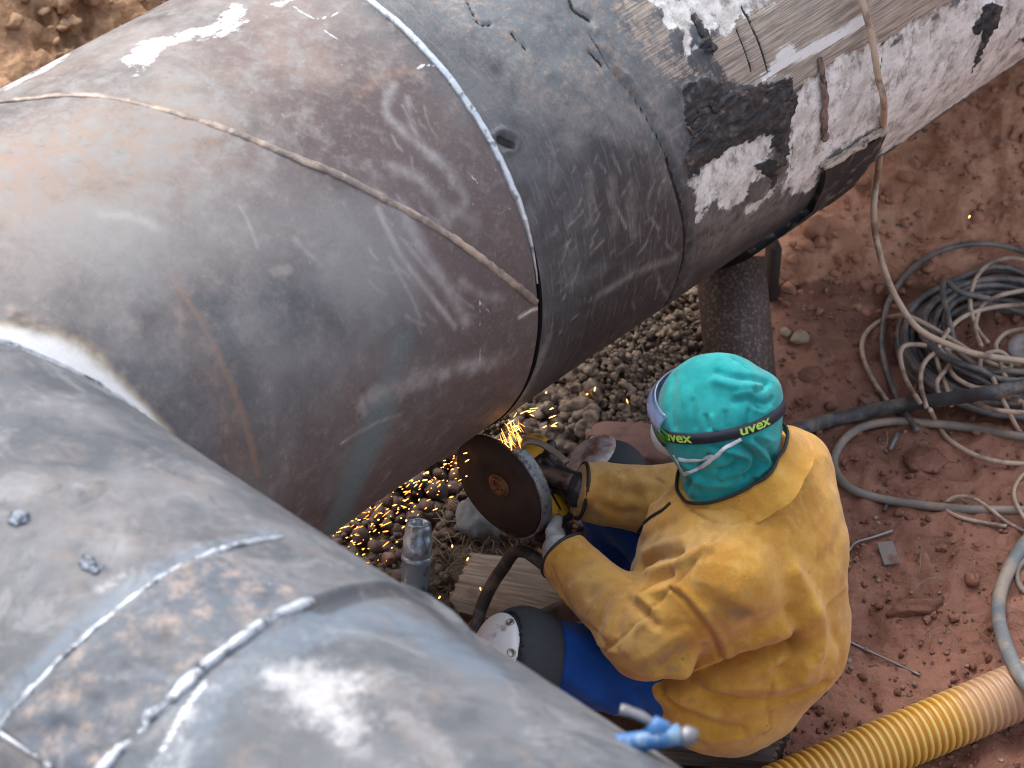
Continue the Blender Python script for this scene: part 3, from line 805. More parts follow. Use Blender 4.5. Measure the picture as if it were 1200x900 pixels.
CRK = [(CR1[4:], .0042), ([(870, 8), (878, 25), (890, 55), (900, 85)], .003), ([(862, 35), (872, 60), (880, 85)], .0025),
       ([(545, 0), (560, 28), (575, 30)], .0018), ([(665, -5), (672, 12), (690, 25)], .004), ([(598, 40), (615, 58)], .002),
       ([(1036, 60), (1028, 110)], .002), ([(930, 175), (922, 230)], .002), ([(690, 62), (705, 78)], .003)]
crk = .62 * line_mask(cs, ct, CR1[:6], 1, .0026)
for pl, wd in CRK: crk = np.maximum(crk, line_mask(cs, ct, pl, 1, wd))
crk = np.maximum(crk, line_mask(cs, ct, [(585, 164), (598, 170)], 1, .010))
nz = fbm(np.stack([cs * 40, ct * 20, cs * 0], 1), 4, 21)
rc_ = PR + .004 + .0012 * fbm(PC * 8, 3, 25)
tarE = sstep(.3, .7, tar + .75 * nz * (tar > .02) * (tar < .995)); wr_ = 1 - np.abs(fbm(np.stack([cs * 22 + ct * 9, ct * 46 - cs * 12, cs * 0], 1), 3, 27))
cwE = sstep(.3, .7, cw + .5 * nz * (cw > .02) * (cw < .98))
rc_ += -.0035 * cwE
rc_ += tarE * (.001 + .013 * np.clip(wr_ - .3, 0, 1)) + .003 * brown * 0 + .004 * sstep(.3, .7, cdust) * nz * .3
rc_ += .006 * line_mask(cs, ct, [(696, 36), (718, 74), (744, 106), (766, 141), (787, 182), (799, 224), (807, 262), (807, 300), (797, 335)], 1, .009) * (1 + .6 * nz)
rc_ -= .008 * crk
rc_ += .006 * line_mask(cs, ct, [(577, 158), (588, 153), (603, 162), (602, 175), (590, 179)], 1, .005)
PC = cyl_pt(cs, ct, D1, E1, rc_)
mk('pipe_wall', PC, grid_faces(len(TC_), len(sl)), M_COAT, coated, attrs={'marks': np.stack([.5 * cw + .5 * cwE, .4 * tar + .6 * tarE, brown], 1), 'skin': np.stack([cdust, crk, streaks], 1), 'scuff': np.stack([cscuff, cblack], 1)}, uv=np.stack([cs, ct * PR], 1))
b_ = MB(); b_.add(*lathe(PJ + D1 * (SC + .0045), D1, [(0, PR + .003), (0, PR - .022), (.9, PR - .022)], 96))
b_.build('bore', M_DARKIN, coated)
# bright root run in the upper part of the joint
th = np.arange(math.radians(8), math.radians(150), .008)
Lr = cyl_pt(np.full(len(th), SC), th, D1, E1, PR + .001) + D1 * (.0015 * fbm(np.stack([th * 15, th * 0, th * 0], 1), 2, 3))[:, None]
b_ = MB(); b_.add(*tube(Lr, .0056 * sstep(math.radians(6), math.radians(30), th) * (1 + .1 * fbm(np.stack([th * 50, th * 0, th * 0], 1), 2, 4)) + .0015, 8))
b_.build('joint_weld', M_BEADB, coated)
# loose outer wrapping with its beige torn edge
edge_top = on_pipe([(962, 193), (978, 186), (995, 174), (1012, 163), (1034, 150)], 1, 6)
edge_l = on_pipe([(962, 193), (958, 212), (945, 240), (925, 262), (905, 278), (888, 288)], 1, 5)
nth, nss = 60, 40
Vw, Vi = [], []
for i in range(nth):
    u = i / (nth - 1)
    for j in range(nss):
        v = j / (nss - 1)
        top_s = np.interp(v, np.linspace(0, 1, len(edge_top)), edge_top[:, 0]); top_t = np.interp(v, np.linspace(0, 1, len(edge_top)), edge_top[:, 1])
        th_ = top_t + u * (math.radians(-75) - top_t)
        sl_ = np.interp(-th_, -edge_l[:, 1][np.argsort(-edge_l[:, 1])], edge_l[np.argsort(-edge_l[:, 1]), 0]) if th_ > edge_l[:, 1].min() else edge_l[-1, 0] - .01
        sr_ = edge_top[-1, 0] - .05 * u
        s_l = sl_ + v * (sr_ - sl_)
        r_ = PR + .014 + .02 * u + .003 * fbm(np.array([[s_l * 20, th_ * 6, 0]]), 3, 31)[0]
        Vw.append(cyl_pt(s_l, th_, D1, E1, r_)); Vi.append(cyl_pt(s_l, th_, D1, E1, PR))
Vw = np.array(Vw); Vi = np.array(Vi)
Fw = grid_faces(nth, nss, False)
rim = [j for j in range(nss)] + [i * nss + nss - 1 for i in range(1, nth)]
rimF = [(a, b, len(Vw) + b, len(Vw) + a) for a, b in zip(rim[:-1], rim[1:])]
riml = [i * nss for i in range(nth)]
rimF += [(b, a, len(Vw) + a, len(Vw) + b) for a, b in zip(riml[:-1], riml[1:])]
mk('outer_wrap', np.concatenate([Vw, Vi]), [tuple(f) for f in Fw] + rimF, M_WRAP, coated)
b_ = MB()
for k_, l_ in enumerate((.003, .008, .013)): b_.add(*bead([(961, 192), (978, 184), (995, 173), (1012, 161), (1033, 149)], 1, .0075, 8, 12 + k_, l_, .7, .4))
b_.build('wrap_edge', M_WRAPE, coated)
b_ = MB(); b_.add(*bead([(957, 68), (961, 90), (964, 120), (964, 150), (966, 162)], 1, .009, 8, 13, .006, .45, .3)); b_.build('torn_strip', M_STRIP, coated)
for k, pl in enumerate([[(806, 155), (815, 140), (822, 150), (832, 138)], [(812, 128), (828, 118), (836, 128), (848, 112)], [(803, 148), (814, 158), (826, 146), (842, 132), (860, 116)],
                        [(838, 124), (858, 108), (880, 104), (897, 106)], [(856, 110), (880, 112), (900, 104), (924, 98)], [(811, 16), (818, 34), (830, 52), (836, 60)], [(815, 118), (830, 100), (846, 96)]]):
    b_ = MB(); b_.add(*bead(pl, 1, .005 + .0025 * (k % 2), 8, 40 + k, .006, .55, .35)); b_.build('tar_smear', M_TAR, coated)   # folded smears of soft tar

# ------------------------------------------------------------------ the ground of the trench
FARQ = lambda x, y: -((x - PJ[0]) * E1[0] + (y - PJ[1]) * E1[1])          # distance beyond the long pipe's axis
def gbase(x, y):
    x = np.asarray(x, float); y = np.asarray(y, float)
    yb = .275 + .10 * np.sin(x * 2.2) * .4
    z = np.clip(y - yb, 0, None)
    z = .42 * z - .10 * (1 - np.exp(-z * 3)) * 0 + .05 * sstep(0, .06, z)
    q = FARQ(x, y)
    z = np.maximum(z, np.clip(1.0 * (q - .95), 0, 2.6))
    g = np.exp(-(((x - .10) / .38) ** 2 + ((y - .12) / .3) ** 2) ** 1.2)     # heap of gravel below the pipe
    z = z + .05 * g
    z = z + .10 * sstep(1.35, 2.3, x) * sstep(.2, -.4, y) * 0
    return np.minimum(z, 2.4)
def gfine(x, y):
    P = np.stack([np.asarray(x, float), np.asarray(y, float), np.zeros_like(np.asarray(x, float))], -1)
    z = .022 * fbm(P * 3.2, 3, 51) + .014 * fbm(P * 11, 3, 52) + .02 * sstep(.3, .45, P[..., 1]) * fbm(P * 9 + 5, 3, 59)
    r = 1 - np.abs(fbm(P * 7 + 3, 3, 57))
    z = z + .022 * np.clip(r - .45, 0, 1)
    return z
def gdetail(x, y):
    P = np.stack([x, y, np.zeros_like(x)], -1)
    n = fbm(P * 34, 3, 53)
    m = sstep(-.25, .35, fbm(P * 2.6 + 7, 3, 54))
    far = sstep(1.0, 1.6, FARQ(x, y))
    return .006 * n * (.3 + m) * (1 + 4 * far) * (1 - .15 * sstep(.3, .45, y) * (1 - far)) + .05 * far * fbm(P * 9, 3, 58)
_tx = np.arange(-4, 5, .03); _ty = np.arange(-3, 5.5, .03)
_TX, _TY = np.meshgrid(_tx, _ty, indexing='ij')
_GT = gbase(_TX, _TY) + gfine(_TX, _TY)
def G(x, y):
    if np.ndim(x): return gbase(x, y) + gfine(x, y)
    u, v = (x + 4) / .03, (y + 3) / .03
    i, j = min(max(int(u), 0), len(_tx) - 2), min(max(int(v), 0), len(_ty) - 2)
    f, g = min(max(u - i, 0), 1), min(max(v - j, 0), 1)
    return (_GT[i, j] * (1 - f) + _GT[i + 1, j] * f) * (1 - g) + (_GT[i, j + 1] * (1 - f) + _GT[i + 1, j + 1] * f) * g
def gpt(px, py, lift=0.0):
    z = 0.0
    for _ in range(16):
        p = atz(px, py, z + lift); z = .55 * z + .45 * float(G(float(p[0]), float(p[1])))
    return atz(px, py, z + lift)
def spread(a, b, h, lim, k=1.22):
    c = list(np.arange(a, b, h)); st = h
    while c[-1] < lim: st *= k; c.append(c[-1] + st)
    st = h; f = [a]
    while f[-1] > -lim: st *= k; f.append(f[-1] - st)
    return np.array(f[:0:-1] + c)
gx = spread(-1.1, 2.35, .0095, 70); gy = spread(-1.75, 2.3, .0105, 70)
GX, GY = np.meshgrid(gx, gy, indexing='ij')
x_, y_ = GX.ravel(), GY.ravel()
gz = G(x_, y_) + gdetail(x_, y_)
bank = sstep(.265, .31, y_ - .015 * np.sin(x_ * 9) - .04 * np.sin(x_ * 2.2)) * sstep(1.25, .9, FARQ(x_, y_))
spoil = sstep(.9, 1.15, FARQ(x_, y_))
grit = np.exp(-(((x_ - .08) / .5) ** 2 + ((y_ - .05) / .42) ** 2) ** 1.5)
grit = np.maximum(grit, np.exp(-(((x_ + .3) / .35) ** 2 + ((y_ + .55) / .35) ** 2) ** 1.5))
def soil_mat(name='red_trench_soil', flat=False):
    m = NM(name)
    n1 = m.noise(2.6, 7, .6); n2 = m.noise(17, 8, .68); n3 = m.noise(85, 5, .7)
    wet = m.mix(m.ramp(n1, .38, .62), (.175, .073, .046), (.34, .157, .102))
    wet = m.mix(m.ramp(n2, .5, .72), wet, (.32, .17, .125))
    wet = m.mix(m.math('MULTIPLY', m.ramp(n2, .42, .3), .6), wet, (.08, .04, .031))
    if flat: c = wet
    else:
        a1, a2, a3 = m.attr('zone')
        bk = m.mix(m.ramp(n2, .35, .7), (.38, .17, .10), (.58, .31, .20))
        c = m.mix(m.ramp(m.math('ADD', a1, m.math('MULTIPLY_ADD', n2, .6, -.3)), .35, .65), wet, bk)
        sp = m.mix(m.ramp(n2, .35, .68), (.24, .13, .07), (.56, .34, .19))
        c = m.mix(a2, c, sp)
        c = m.mix(m.ramp(m.math('ADD', a3, m.math('MULTIPLY_ADD', n2, .6, -.3)), .4, .7), c, m.mix(n2, (.06, .04, .03), (.17, .12, .09)))
    pale = m.ramp(m.vor(70), .06, .03)
    c = m.mix(m.math('MULTIPLY', pale, m.ramp(n1, .5, .6)), c, (.4, .33, .28))
    m.set(Base_Color=c, Roughness=m.math('MULTIPLY_ADD', n2, .5, .42))
    m.b.inputs['Specular IOR Level'].default_value = .35
    h = m.math('ADD', m.math('MULTIPLY', n2, 1.0), m.math('ADD', m.math('MULTIPLY', n3, .5), m.math('MULTIPLY', m.vor(45), .45)))
    m.bump(h, .9, .012)
    return m.m
M_SOIL = soil_mat(); M_CLOD = soil_mat('red_soil_clod', True)
gnd = mk('ground', np.stack([x_, y_, gz], 1), grid_faces(len(gx), len(gy), False), M_SOIL, None, base=(0, 0, 0), attrs={'zone': np.stack([bank, spoil, grit], 1)})
tag(gnd, kind='structure')

M_STONE = NM('river_gravel')
_n = M_STONE.noise(42, 1); _v = M_STONE.noise(60, 6, .7)
_c = M_STONE.mix(M_STONE.ramp(_n, .32, .68), (.08, .053, .038), (.31, .225, .16))
_c = M_STONE.mix(M_STONE.ramp(_v, .5, .75), _c, (.15, .11, .085))
M_STONE.set(Base_Color=_c, Roughness=.75); M_STONE.bump(_v, .4, .004); M_STONE = M_STONE.m
M_ROCKG = simple('grey_rock', (.17, .175, .185), .8, 0, .4, 25, .7, (.1, .06, .045), .4, 12)
M_ROCKR = simple('red_brown_rock', (.25, .135, .105), .8, 0, .4, 20, .8, (.13, .075, .06), .45, 9)
M_ROCKB = simple('buff_stone', (.34, .25, .17), .8, 0, .3, 25, .6, (.15, .08, .05), .35, 12)
M_DARKR = simple('dark_rubble_rock', (.085, .052, .042), .7, 0, .5, 25, .7, (.15, .08, .06), .4, 14)

def scatter(name, n, sampler, size, mat, seed, sub=1, rough=.3, flat=.75, sharp=0.0, sink=.25):
    r = np.random.default_rng(seed)
    proto = [stone((0, 0, 0), (1, 1, 1), sub, rough, seed + k, sharp, np.eye(3)) for k in range(14)]
    Vs, Fs, off = [], [], 0
    for i in range(n):
        p = sampler(r)
        if p is None: continue
        sz = size(r) * np.array([1, r.uniform(.65, .95), r.uniform(.5, flat + .1)])
        V, F = proto[r.integers(14)]
        a = r.uniform(0, 6.28); c, s_ = math.cos(a), math.sin(a)
        V = (V * sz) @ np.array([[c, s_, 0], [-s_, c, 0], [0, 0, 1]])
        t = r.normal(0, .35); V = V @ np.array([[1, 0, 0], [0, math.cos(t), math.sin(t)], [0, -math.sin(t), math.cos(t)]])
        z = float(G(float(p[0]), float(p[1]))) + (p[2] if len(p) > 2 else 0)
        Vs.append(V + np.array([p[0], p[1], z + sz[2] * (1 - 2 * sink)])); Fs.append(F + off); off += len(V)
    return tag(mk(name, np.concatenate(Vs), np.concatenate(Fs), mat, None), kind='stuff')
def px_area(x0, x1, y0, y1, zl=0):
    def f(r):
        p = gpt(r.uniform(x0, x1), r.uniform(y0, y1)); return (p[0], p[1])
    return f
def heap(r):
    px, py = r.uniform(545, 845), r.uniform(330, 540)
    if py < 740 - px * .47 - 90: py += 60
    p = gpt(px, py); return (p[0], p[1], abs(r.normal(0, .008)))
_lg = lambda a, b: (lambda r: float(np.exp(r.uniform(math.log(a), math.log(b)))))
scatter('gravel', 3800, heap, _lg(.0035, .0115), M_STONE, 61, 1, .3, .8)
def heap2(r):
    px, py = r.uniform(600, 700), r.uniform(440, 535)
    p = gpt(px, py); return (p[0], p[1], .012 + abs(r.normal(0, .008)))
scatter('coarse_gravel', 190, heap2, _lg(.011, .022), M_STONE, 62, 2, .3, .85)
scatter('pebbles', 420, px_area(880, 1230, 60, 900), _lg(.0022, .007), M_STONE, 63, 1, .3, .8)
scatter('soil_crumbs', 1400, px_area(880, 1230, 360, 900), lambda r: float(np.exp(r.normal(-5.7, .55))), M_CLOD, 64, 1, .5, .9)
def spoil_pt(r):
    q = r.uniform(1.0, 2.4); u = r.uniform(-.3, 3.0)
    p = PJ + D1 * u - E1 * q; return (p[0], p[1])
scatter('bank_clods', 420, px_area(900, 1230, 100, 370), lambda r: float(np.exp(r.normal(-5.0, .6))), simple('orange_bank_clod', (.36, .175, .11), .9, 0, .35, 30, .6), 67, 1, .5, .9, 0, .45)
M_SPOIL = simple('tan_spoil_clods', (.42, .26, .15), .9, 0, .4, 30, .8, (.14, .075, .04), .4, 14)
scatter('spoil_clods', 3500, spoil_pt, lambda r: float(np.exp(r.normal(-4.7, .6))), M_SPOIL, 65, 1, .5, .9)
def rub_shade(r):
    p = gpt(*((r.uniform(385, 640), r.uniform(510, 640)) if r.uniform() < .75 else (r.uniform(385, 525), r.uniform(600, 740)))) if r.uniform() < .8 else gpt(r.uniform(640, 760), r.uniform(560, 632)); return (p[0], p[1], abs(r.normal(0, .01)))  # rubble; the last range adds dark stones in place of shade by the legs
scatter('rubble', 800, rub_shade, lambda r: float(np.exp(r.normal(-4.5, .45))), M_DARKR, 66, 1, .4, .9, .5)
def rock(name, label, px, py, size, mat, seed, lift=0.0, rough=.22, sharp=.7, cat='rock', sub=3, group=None):
    p = gpt(px, py, lift)
    V, F = stone((0, 0, 0), size, sub, rough, seed, sharp, np.eye(3))
    a = np.random.default_rng(seed).uniform(-.4, .4); c, s_ = math.cos(a), math.sin(a)
    V = V @ np.array([[c, s_, 0], [-s_, c, 0], [0, 0, 1]])
    return tag(mk(name, V + p, F, mat, None), label, cat, group)
rock('rock_slab', 'broad flat reddish rock slab lying behind the far knee pad', 745, 520, (.115, .075, .05), M_ROCKR, 71, .02)
rock('rock', 'angular grey rock lying behind the grinding disc, left of the wooden board', 556, 610, (.047, .062, .045), M_ROCKG, 72, .03)
rock('rock', 'small pink rock lying left of the grey rock near the sparks', 527, 594, (.022, .018, .018), M_ROCKR, 73, .012)
rock('stone', 'buff rounded stone lying on red soil right of the steel post', 938, 396, (.024, .019, .016), M_ROCKB, 74, .008, .15, .3, 'stone')
rock('stone', 'small tan stone lying between the steel post and the larger buff stone', 920, 390, (.013, .014, .012), M_ROCKB, 75, .006, .15, .3, 'stone')
rock('soil_clod', 'dark red clod of soil lying on trampled ground behind the wire rod', 1076, 714, (.062, .026, .026), M_CLOD, 76, .004, .35, .5, 'clod')
rock('soil_clod', 'rounded red clod of soil half buried above the grey hose loop', 1085, 545 - 5, (.05, .038, .02), M_CLOD, 77, 0, .3, .2, 'clod')
rock('rock', 'pale brown flat stone lying left of the black cable coil', 1018, 468, (.026, .022, .012), M_ROCKR, 78, .004, .2, .6)
rock('soil_clod', 'dark clod of soil lying beside the stacked stones and steel post', 950, 440, (.03, .03, .018), M_CLOD, 79, 0, .3, .5, 'clod')
rock('rock', 'small pinkish rock lying at the edge of the foreground pipe, below the sparks', 455, 655, (.02, .016, .016), M_ROCKR, 80, .01)

# dry grass and roots between the rubble
M_STRAW = simple('dry_straw', (.3, .22, .13), .8, 0, .4, 50, 0)
def blades(name, n, sampler, ln, r0, mat, seed):
    r = np.random.default_rng(seed); b = MB()
    for i in range(n):
        p = sampler(r); z = float(G(float(p[0]), float(p[1]))) + .012
        a = r.uniform(0, 6.28); l = r.uniform(*ln); k = r.normal(0, .5)
        L = [np.array([p[0] + math.cos(a + k * t) * l * t, p[1] + math.sin(a + k * t) * l * t, z + .02 * math.sin(3.1 * t) * r.uniform(.2, 1.5)]) for t in np.linspace(0, 1, 5)]
        b.add(*tube(L, r0, 4))
    return tag(b.build(name, mat), kind='stuff')
blades('dry_grass', 130, px_area(500, 600, 600, 720), (.04, .12), .0009, M_STRAW, 81)
blades('dry_roots', 26, px_area(930, 1200, 370, 800), (.03, .1), .0011, M_STRAW, 82)

# ------------------------------------------------------------------ steel post under the long pipe, hoses and cables
M_POST = simple('rusty_dark_steel', (.075, .05, .043), .6, .2, .5, 18, .5, (.2, .15, .125), .4, 130)
pt_ = gpt(872, 478)
top_c = aty(858, 330, pt_[1] + .16)
post = thing('support_post', 'dark rusty steel tube post propping up the long pipe', 'support post', pt_)
ax = top_c - pt_; axn = ax / np.linalg.norm(ax)
b_ = MB(); b_.add(*lathe(pt_ - axn * .05, axn, [(0, .074), (.0, .08), (.16, .08), (.2, .0805), (np.linalg.norm(ax) + .1, .08), (np.linalg.norm(ax) + .1, .07), (0, .07)], 40))
b_.build('tube', M_POST, post)
s1_, t1_ = .5, 0
bq = gpt(903, 352)
b_ = MB(); b_.add(*box(bq + np.array([0, .02, .05]), (1, .2, 0), (-.2, 1, .1), (0, -.1, 1), .012, .03, .12, .003)); b_.build('wedge', simple('dark_wet_timber', (.035, .024, .02), .7, 0, .5, 20, .5), post)

M_CABB = simple('dusty_black_cable', (.085, .085, .088), .42, 0, .35, 25, .3, (.2, .165, .14), .6, 18)
M_HOSEB = simple('dusty_black_rubber', (.045, .045, .048), .55, 0, .4, 25, .4, (.17, .14, .12), .5, 14)
M_HOSEG = simple('grey_rubber_hose', (.2, .175, .15), .6, 0, .3, 20, .4, (.32, .24, .19), .5, 9)
M_HOSEBL = simple('blue_grey_rubber_hose', (.17, .19, .2), .5, 0, .35, 20, .4, (.34, .27, .21), .5, 10)
M_TAN = simple('tan_welding_cable', (.46, .34, .25), .55, 0, .3, 25, .3, (.2, .13, .1), .35, 14)
def hose(name, label, cat, pts, r, mat, lift=0.0, n=10, group=None, z=None):
    L = np.array([gpt(x, y, r + (z[i] if z is not None else lift)) for i, (x, y) in enumerate(pts)])
    V, F = tube(catmull(L, n), r, 12)
    return tag(mk(name, V, F, mat, None), label, cat, group)
# the coil: one long cable laid in ever shifting rings
cc_ = gpt(1172, 425)
r_ = np.random.default_rng(5)
L = []; TURNS = 22
ph = 0
rad = np.interp(np.linspace(0, 1, TURNS + 2), [0, .25, .5, .75, 1], [.26, .16, .24, .175, .255]) + r_.normal(0, .016, TURNS + 2)
cx = r_.normal(0, .012, (TURNS + 2, 2)); zz = np.linspace(.006, .085, TURNS + 2) + r_.normal(0, .008, TURNS + 2)
for i in range(TURNS * 40):
    u = i / 40; k = int(u); f = u - k; f = f * f * (3 - 2 * f)
    R_ = rad[k] * (1 - f) + rad[k + 1] * f; o = cx[k] * (1 - f) + cx[k + 1] * f
    zc = zz[k] * (1 - f) + zz[k + 1] * f
    a = u * 2 * math.pi * .985
    zc = max(.008, zc * (1 - .5 * max(0, (R_ - .2) / .06)) + .012 * math.sin(a * 2 + k * 1.7))
    xx, yy = cc_[0] + o[0] + R_ * math.cos(a), cc_[1] + o[1] + R_ * math.sin(a) * .97
    L.append((xx, yy, float(gbase(xx, yy)) + zc + .012))
bm_ = MB(); bm_.add(*tube(np.array(L), .0078, 8))
for pl, zz_ in (([(1075, 505), (1048, 460), (1034, 410), (1038, 365), (1052, 335), (1075, 310), (1105, 293), (1140, 286), (1175, 288), (1220, 302)], [.02, .02, .02, .02, .03, .03, .03, .03, .03, .03]),
                ([(1160, 350), (1125, 342), (1108, 330), (1105, 345), (1112, 375), (1120, 410)], [.09, .10, .10, .10, .10, .08])):
    bm_.add(*tube(catmull(np.array([gpt(x, y, z_) for (x, y), z_ in zip(pl, zz_)]), 10), .0072, 8))
V, F = np.concatenate(bm_.V), bm_.F
tag(mk('cable_coil', V, F, M_CABB, None), 'big coil of dusty black cable lying on the red soil', 'cable')
tz = .10
TANS = [
 [(1042, 473), (1020, 440), (1010, 410), (1015, 390), (1035, 375), (1060, 370), (1085, 380), (1122, 402), (1160, 425), (1205, 440)],
 [(1078, 472), (1062, 445), (1055, 415), (1065, 404), (1095, 408), (1112, 425), (1098, 448), (1103, 470)],
 [(1215, 312), (1196, 304), (1178, 303), (1158, 310), (1142, 330), (1137, 358), (1145, 385), (1158, 402)],
 [(1210, 338), (1170, 347), (1150, 360), (1143, 385), (1150, 405)],
 [(1212, 357), (1165, 360), (1128, 372), (1106, 395), (1098, 420), (1108, 450), (1115, 475)],
 [(1086, 478), (1079, 450), (1082, 428), (1096, 414), (1122, 409), (1160, 420), (1196, 428)],
 [(1112, 412), (1113, 432), (1125, 446), (1150, 455), (1175, 446), (1185, 425), (1170, 412), (1150, 420), (1152, 445), (1170, 462), (1196, 470)],
 [(1172, 425), (1180, 445), (1195, 462), (1208, 500)], [(1162, 440), (1176, 470), (1194, 505), (1206, 520)],
 [(1208, 385), (1180, 390), (1167, 405), (1175, 420)],
 [(1090, 480), (1098, 496), (1112, 515), (1140, 532), (1170, 541), (1206, 544)], [(1140, 470), (1165, 480), (1205, 484)],
]
b_ = thing('tan_cable', 'tangle of thin tan cable thrown over the black coil', 'cable', cc_)
for k, pl in enumerate(TANS):
    hz = [(.085 if (x > 1050 and 340 < y < 492) else (.05 if x > 1100 and y < 340 else .012)) + .012 * math.sin(i * 1.3 + k) * (x > 1050) for i, (x, y) in enumerate(pl)]
    Lk = catmull(np.array([gpt(x, y, max(.006, hz[i])) for i, (x, y) in enumerate(pl)]), 10)
    V, F = tube(Lk, .0057, 8); mk('strand', V, F, M_TAN, b_)
hose('black_hose', 'thick dusty black hose running from behind the man across the coil', 'hose', [(880, 515), (925, 506), (960, 496), (1010, 484), (1060, 474), (1120, 466), (1165, 459), (1215, 449)], .0165, M_HOSEB, z=[0, 0, 0, .01, .03, .08, .1, .1])
hose('grey_hose', 'thin grey hose making a wide loop on the soil below the coil', 'hose', [(1225, 516), (1180, 509), (1140, 502), (1090, 496), (1045, 494), (1010, 501), (988, 517), (977, 540), (984, 560), (1002, 575), (1040, 586), (1090, 593), (1140, 597), (1215, 598)], .0098, M_HOSEG, z=[.02] + [.003] * 13)
hose('tan_hose', 'short loop of thin tan cord crossing the grey hose', 'cord', [(1180, 617), (1150, 612), (1125, 606), (1110, 598), (1110, 588), (1122, 582), (1140, 584), (1160, 596), (1180, 612), (1215, 630)], .0045, M_TAN, z=[.002] * 6 + [.012] * 2 + [.004] * 2)
hose('tan_hose', 'tan cord hanging down the right edge above the grey hose', 'cord', [(1215, 540), (1194, 562), (1188, 580), (1196, 600), (1215, 625)], .0045, M_TAN, z=[.0, .004, .006, .022, .01])
hose('blue_grey_hose', 'thick blue grey hose curving over the yellow pipe at the right edge', 'hose', [(1235, 600), (1205, 632), (1184, 664), (1172, 695), (1170, 722), (1177, 752), (1190, 782), (1212, 812), (1240, 840)], .0155, M_HOSEBL, z=[.0, 0, 0, .004, .03, .08, .115, .12, .05])
hose('thin_hose', 'thin grey cord looping inside the blue grey hose at the right edge', 'cord', [(1215, 648), (1196, 662), (1192, 676), (1199, 692), (1220, 706)], .006, M_HOSEG)
# cable coming down over the long pipe from above
pts1 = [(1006, -30), (1010, 0), (1021, 40), (1029, 90), (1036, 128), (1034, 158)]
La = [cyl_pt(*cyl_hit(x, y, D1, E1, PR + .03), D1, E1, PR + .03) for x, y in pts1[:-1]]
Lb = []
for (x, y), fz in zip([(1034, 160), (1029, 200), (1024, 240), (1026, 275), (1036, 315), (1052, 352), (1076, 385), (1110, 403), (1150, 416), (1215, 425)], np.linspace(0, 1, 10)):
    Lb.append((x, y, fz))
zh = La[-1][2]
Lc = []
for x, y, fz in Lb:
    zq = (zh - .1) * (1 - fz) ** 1.3 + .0
    Lc.append(gpt(x, y, .105 + zq * .62 if fz > 0 else .105 + zq * .62))
V, F = tube(catmull(np.array(La + Lc[1:]), 10), .0075, 10)
tag(mk('hanging_cable', V, F, M_TAN, None), 'tan cable hanging down over the long pipe from the top edge to the coil', 'cable')
# ribbed yellow drain pipe
pa, pb = gpt(905, 955), gpt(1215, 823)
pa, pb = pa + np.array([0, 0, .058]), pb + np.array([0, 0, .058])
dv = (pb - pa) / np.linalg.norm(pb - pa); ln = np.linalg.norm(pb - pa)
prof = []
u = -.25
while u < ln + .4:
    k = u / .0165; f = k - math.floor(k)
    prof.append((u, .0535 + .0055 * (0.5 + .5 * math.tanh(4 * math.sin(2 * math.pi * k))))); u += .0165 / 8
m = NM('yellow_ribbed_plastic')
n1 = m.noise(7, 6, .65); n2 = m.noise(40, 6, .7)
geo = m.mapping('Object'); sx = m.t.nodes.new('ShaderNodeSeparateXYZ'); m.t.links.new(m.tc.outputs['UV'], sx.inputs[0])
rib = sx.outputs[1]
c = m.mix(rib, (.44, .185, .005), (.66, .43, .12))
mud = m.ramp(m.math('ADD', m.math('MULTIPLY', sx.outputs[0], 1.0), m.math('ADD', m.math('MULTIPLY_ADD', n1, .9, -.45), m.math('MULTIPLY_ADD', n2, .4, -.2))), .45, 1.0)
c = m.mix(m.math('MULTIPLY', mud, .85), c, m.mix(n2, (.36, .2, .14), (.5, .33, .25)))
c = m.mix(m.math('MULTIPLY', m.ramp(n2, .66, .72), .8), c, (.12, .05, .03))
m.set(Base_Color=c, Roughness=m.math('MULTIPLY_ADD', n2, .35, .22)); m.bump(n2, .2, .002)
V, F = lathe(pa, dv, prof, 40)
a_ = np.array([q[0] for q in prof]); rr_ = np.array([q[1] for q in prof])
uv = np.stack([np.repeat(sstep(ln * .35, ln * .95, a_) * .95 + .08, 40), np.repeat((rr_ - .0535) / .0055, 40)], 1)
tag(mk('drain_pipe', V, np.array(F), m.m, None, uv=uv), 'ribbed yellow plastic drain pipe lying in the lower right corner, smeared with mud', 'drain pipe')
# bits on the soil
M_BAR = simple('dull_steel_wire', (.32, .3, .29), .45, .7, .3, 40, .3)
L = [gpt(x, y, .004) for x, y in [(985, 747), (1020, 764), (1050, 778), (1078, 791)]]
V, F = tube(catmull(np.array(L), 4), .0028, 8); tag(mk('steel_rod', V, F, M_BAR, None), 'thin straight steel rod lying on soil above the yellow drain pipe', 'rod')
L = [gpt(x, y, .006) for x, y in [(995, 645), (1003, 636), (1022, 630), (1046, 622)]]
V, F = tube(catmull(np.array(L), 6), .0032, 8); tag(mk('bent_wire', V, F, M_BAR, None), 'bent pale wire lying above the grey metal plate', 'wire')
pq = gpt(1041, 648, .01)
e_ = gpt(1062, 662, .01) - gpt(1048, 622, .01); e_[2] = 0; f_ = np.array([e_[1], -e_[0], 0])
b_ = MB(); b_.add(*box(pq, e_, f_, (0.02, 0.03, 1), .036, .018, .002, .0008))
tag(b_.build('metal_plate', simple('dusty_grey_plate', (.24, .2, .18), .6, .3, .3, 30, .4, (.17, .09, .07), .35, 20), smooth=False), 'small rectangular grey metal plate lying flat on the soil', 'plate')
dq = gpt(1199, 408, .09)
b_ = MB(); b_.add(*lathe(dq, (-.2, -.35, 1), [(0, .0), (0, .034), (.006, .036), (.008, .034), (.008, .012), (.004, .011), (.004, 0)], 24))
tag(b_.build('steel_disc', simple('pale_worn_disc', (.26, .23, .215), .6, .2, .3, 30, .3)), 'pale round disc lying on the coil at the right edge', 'disc')
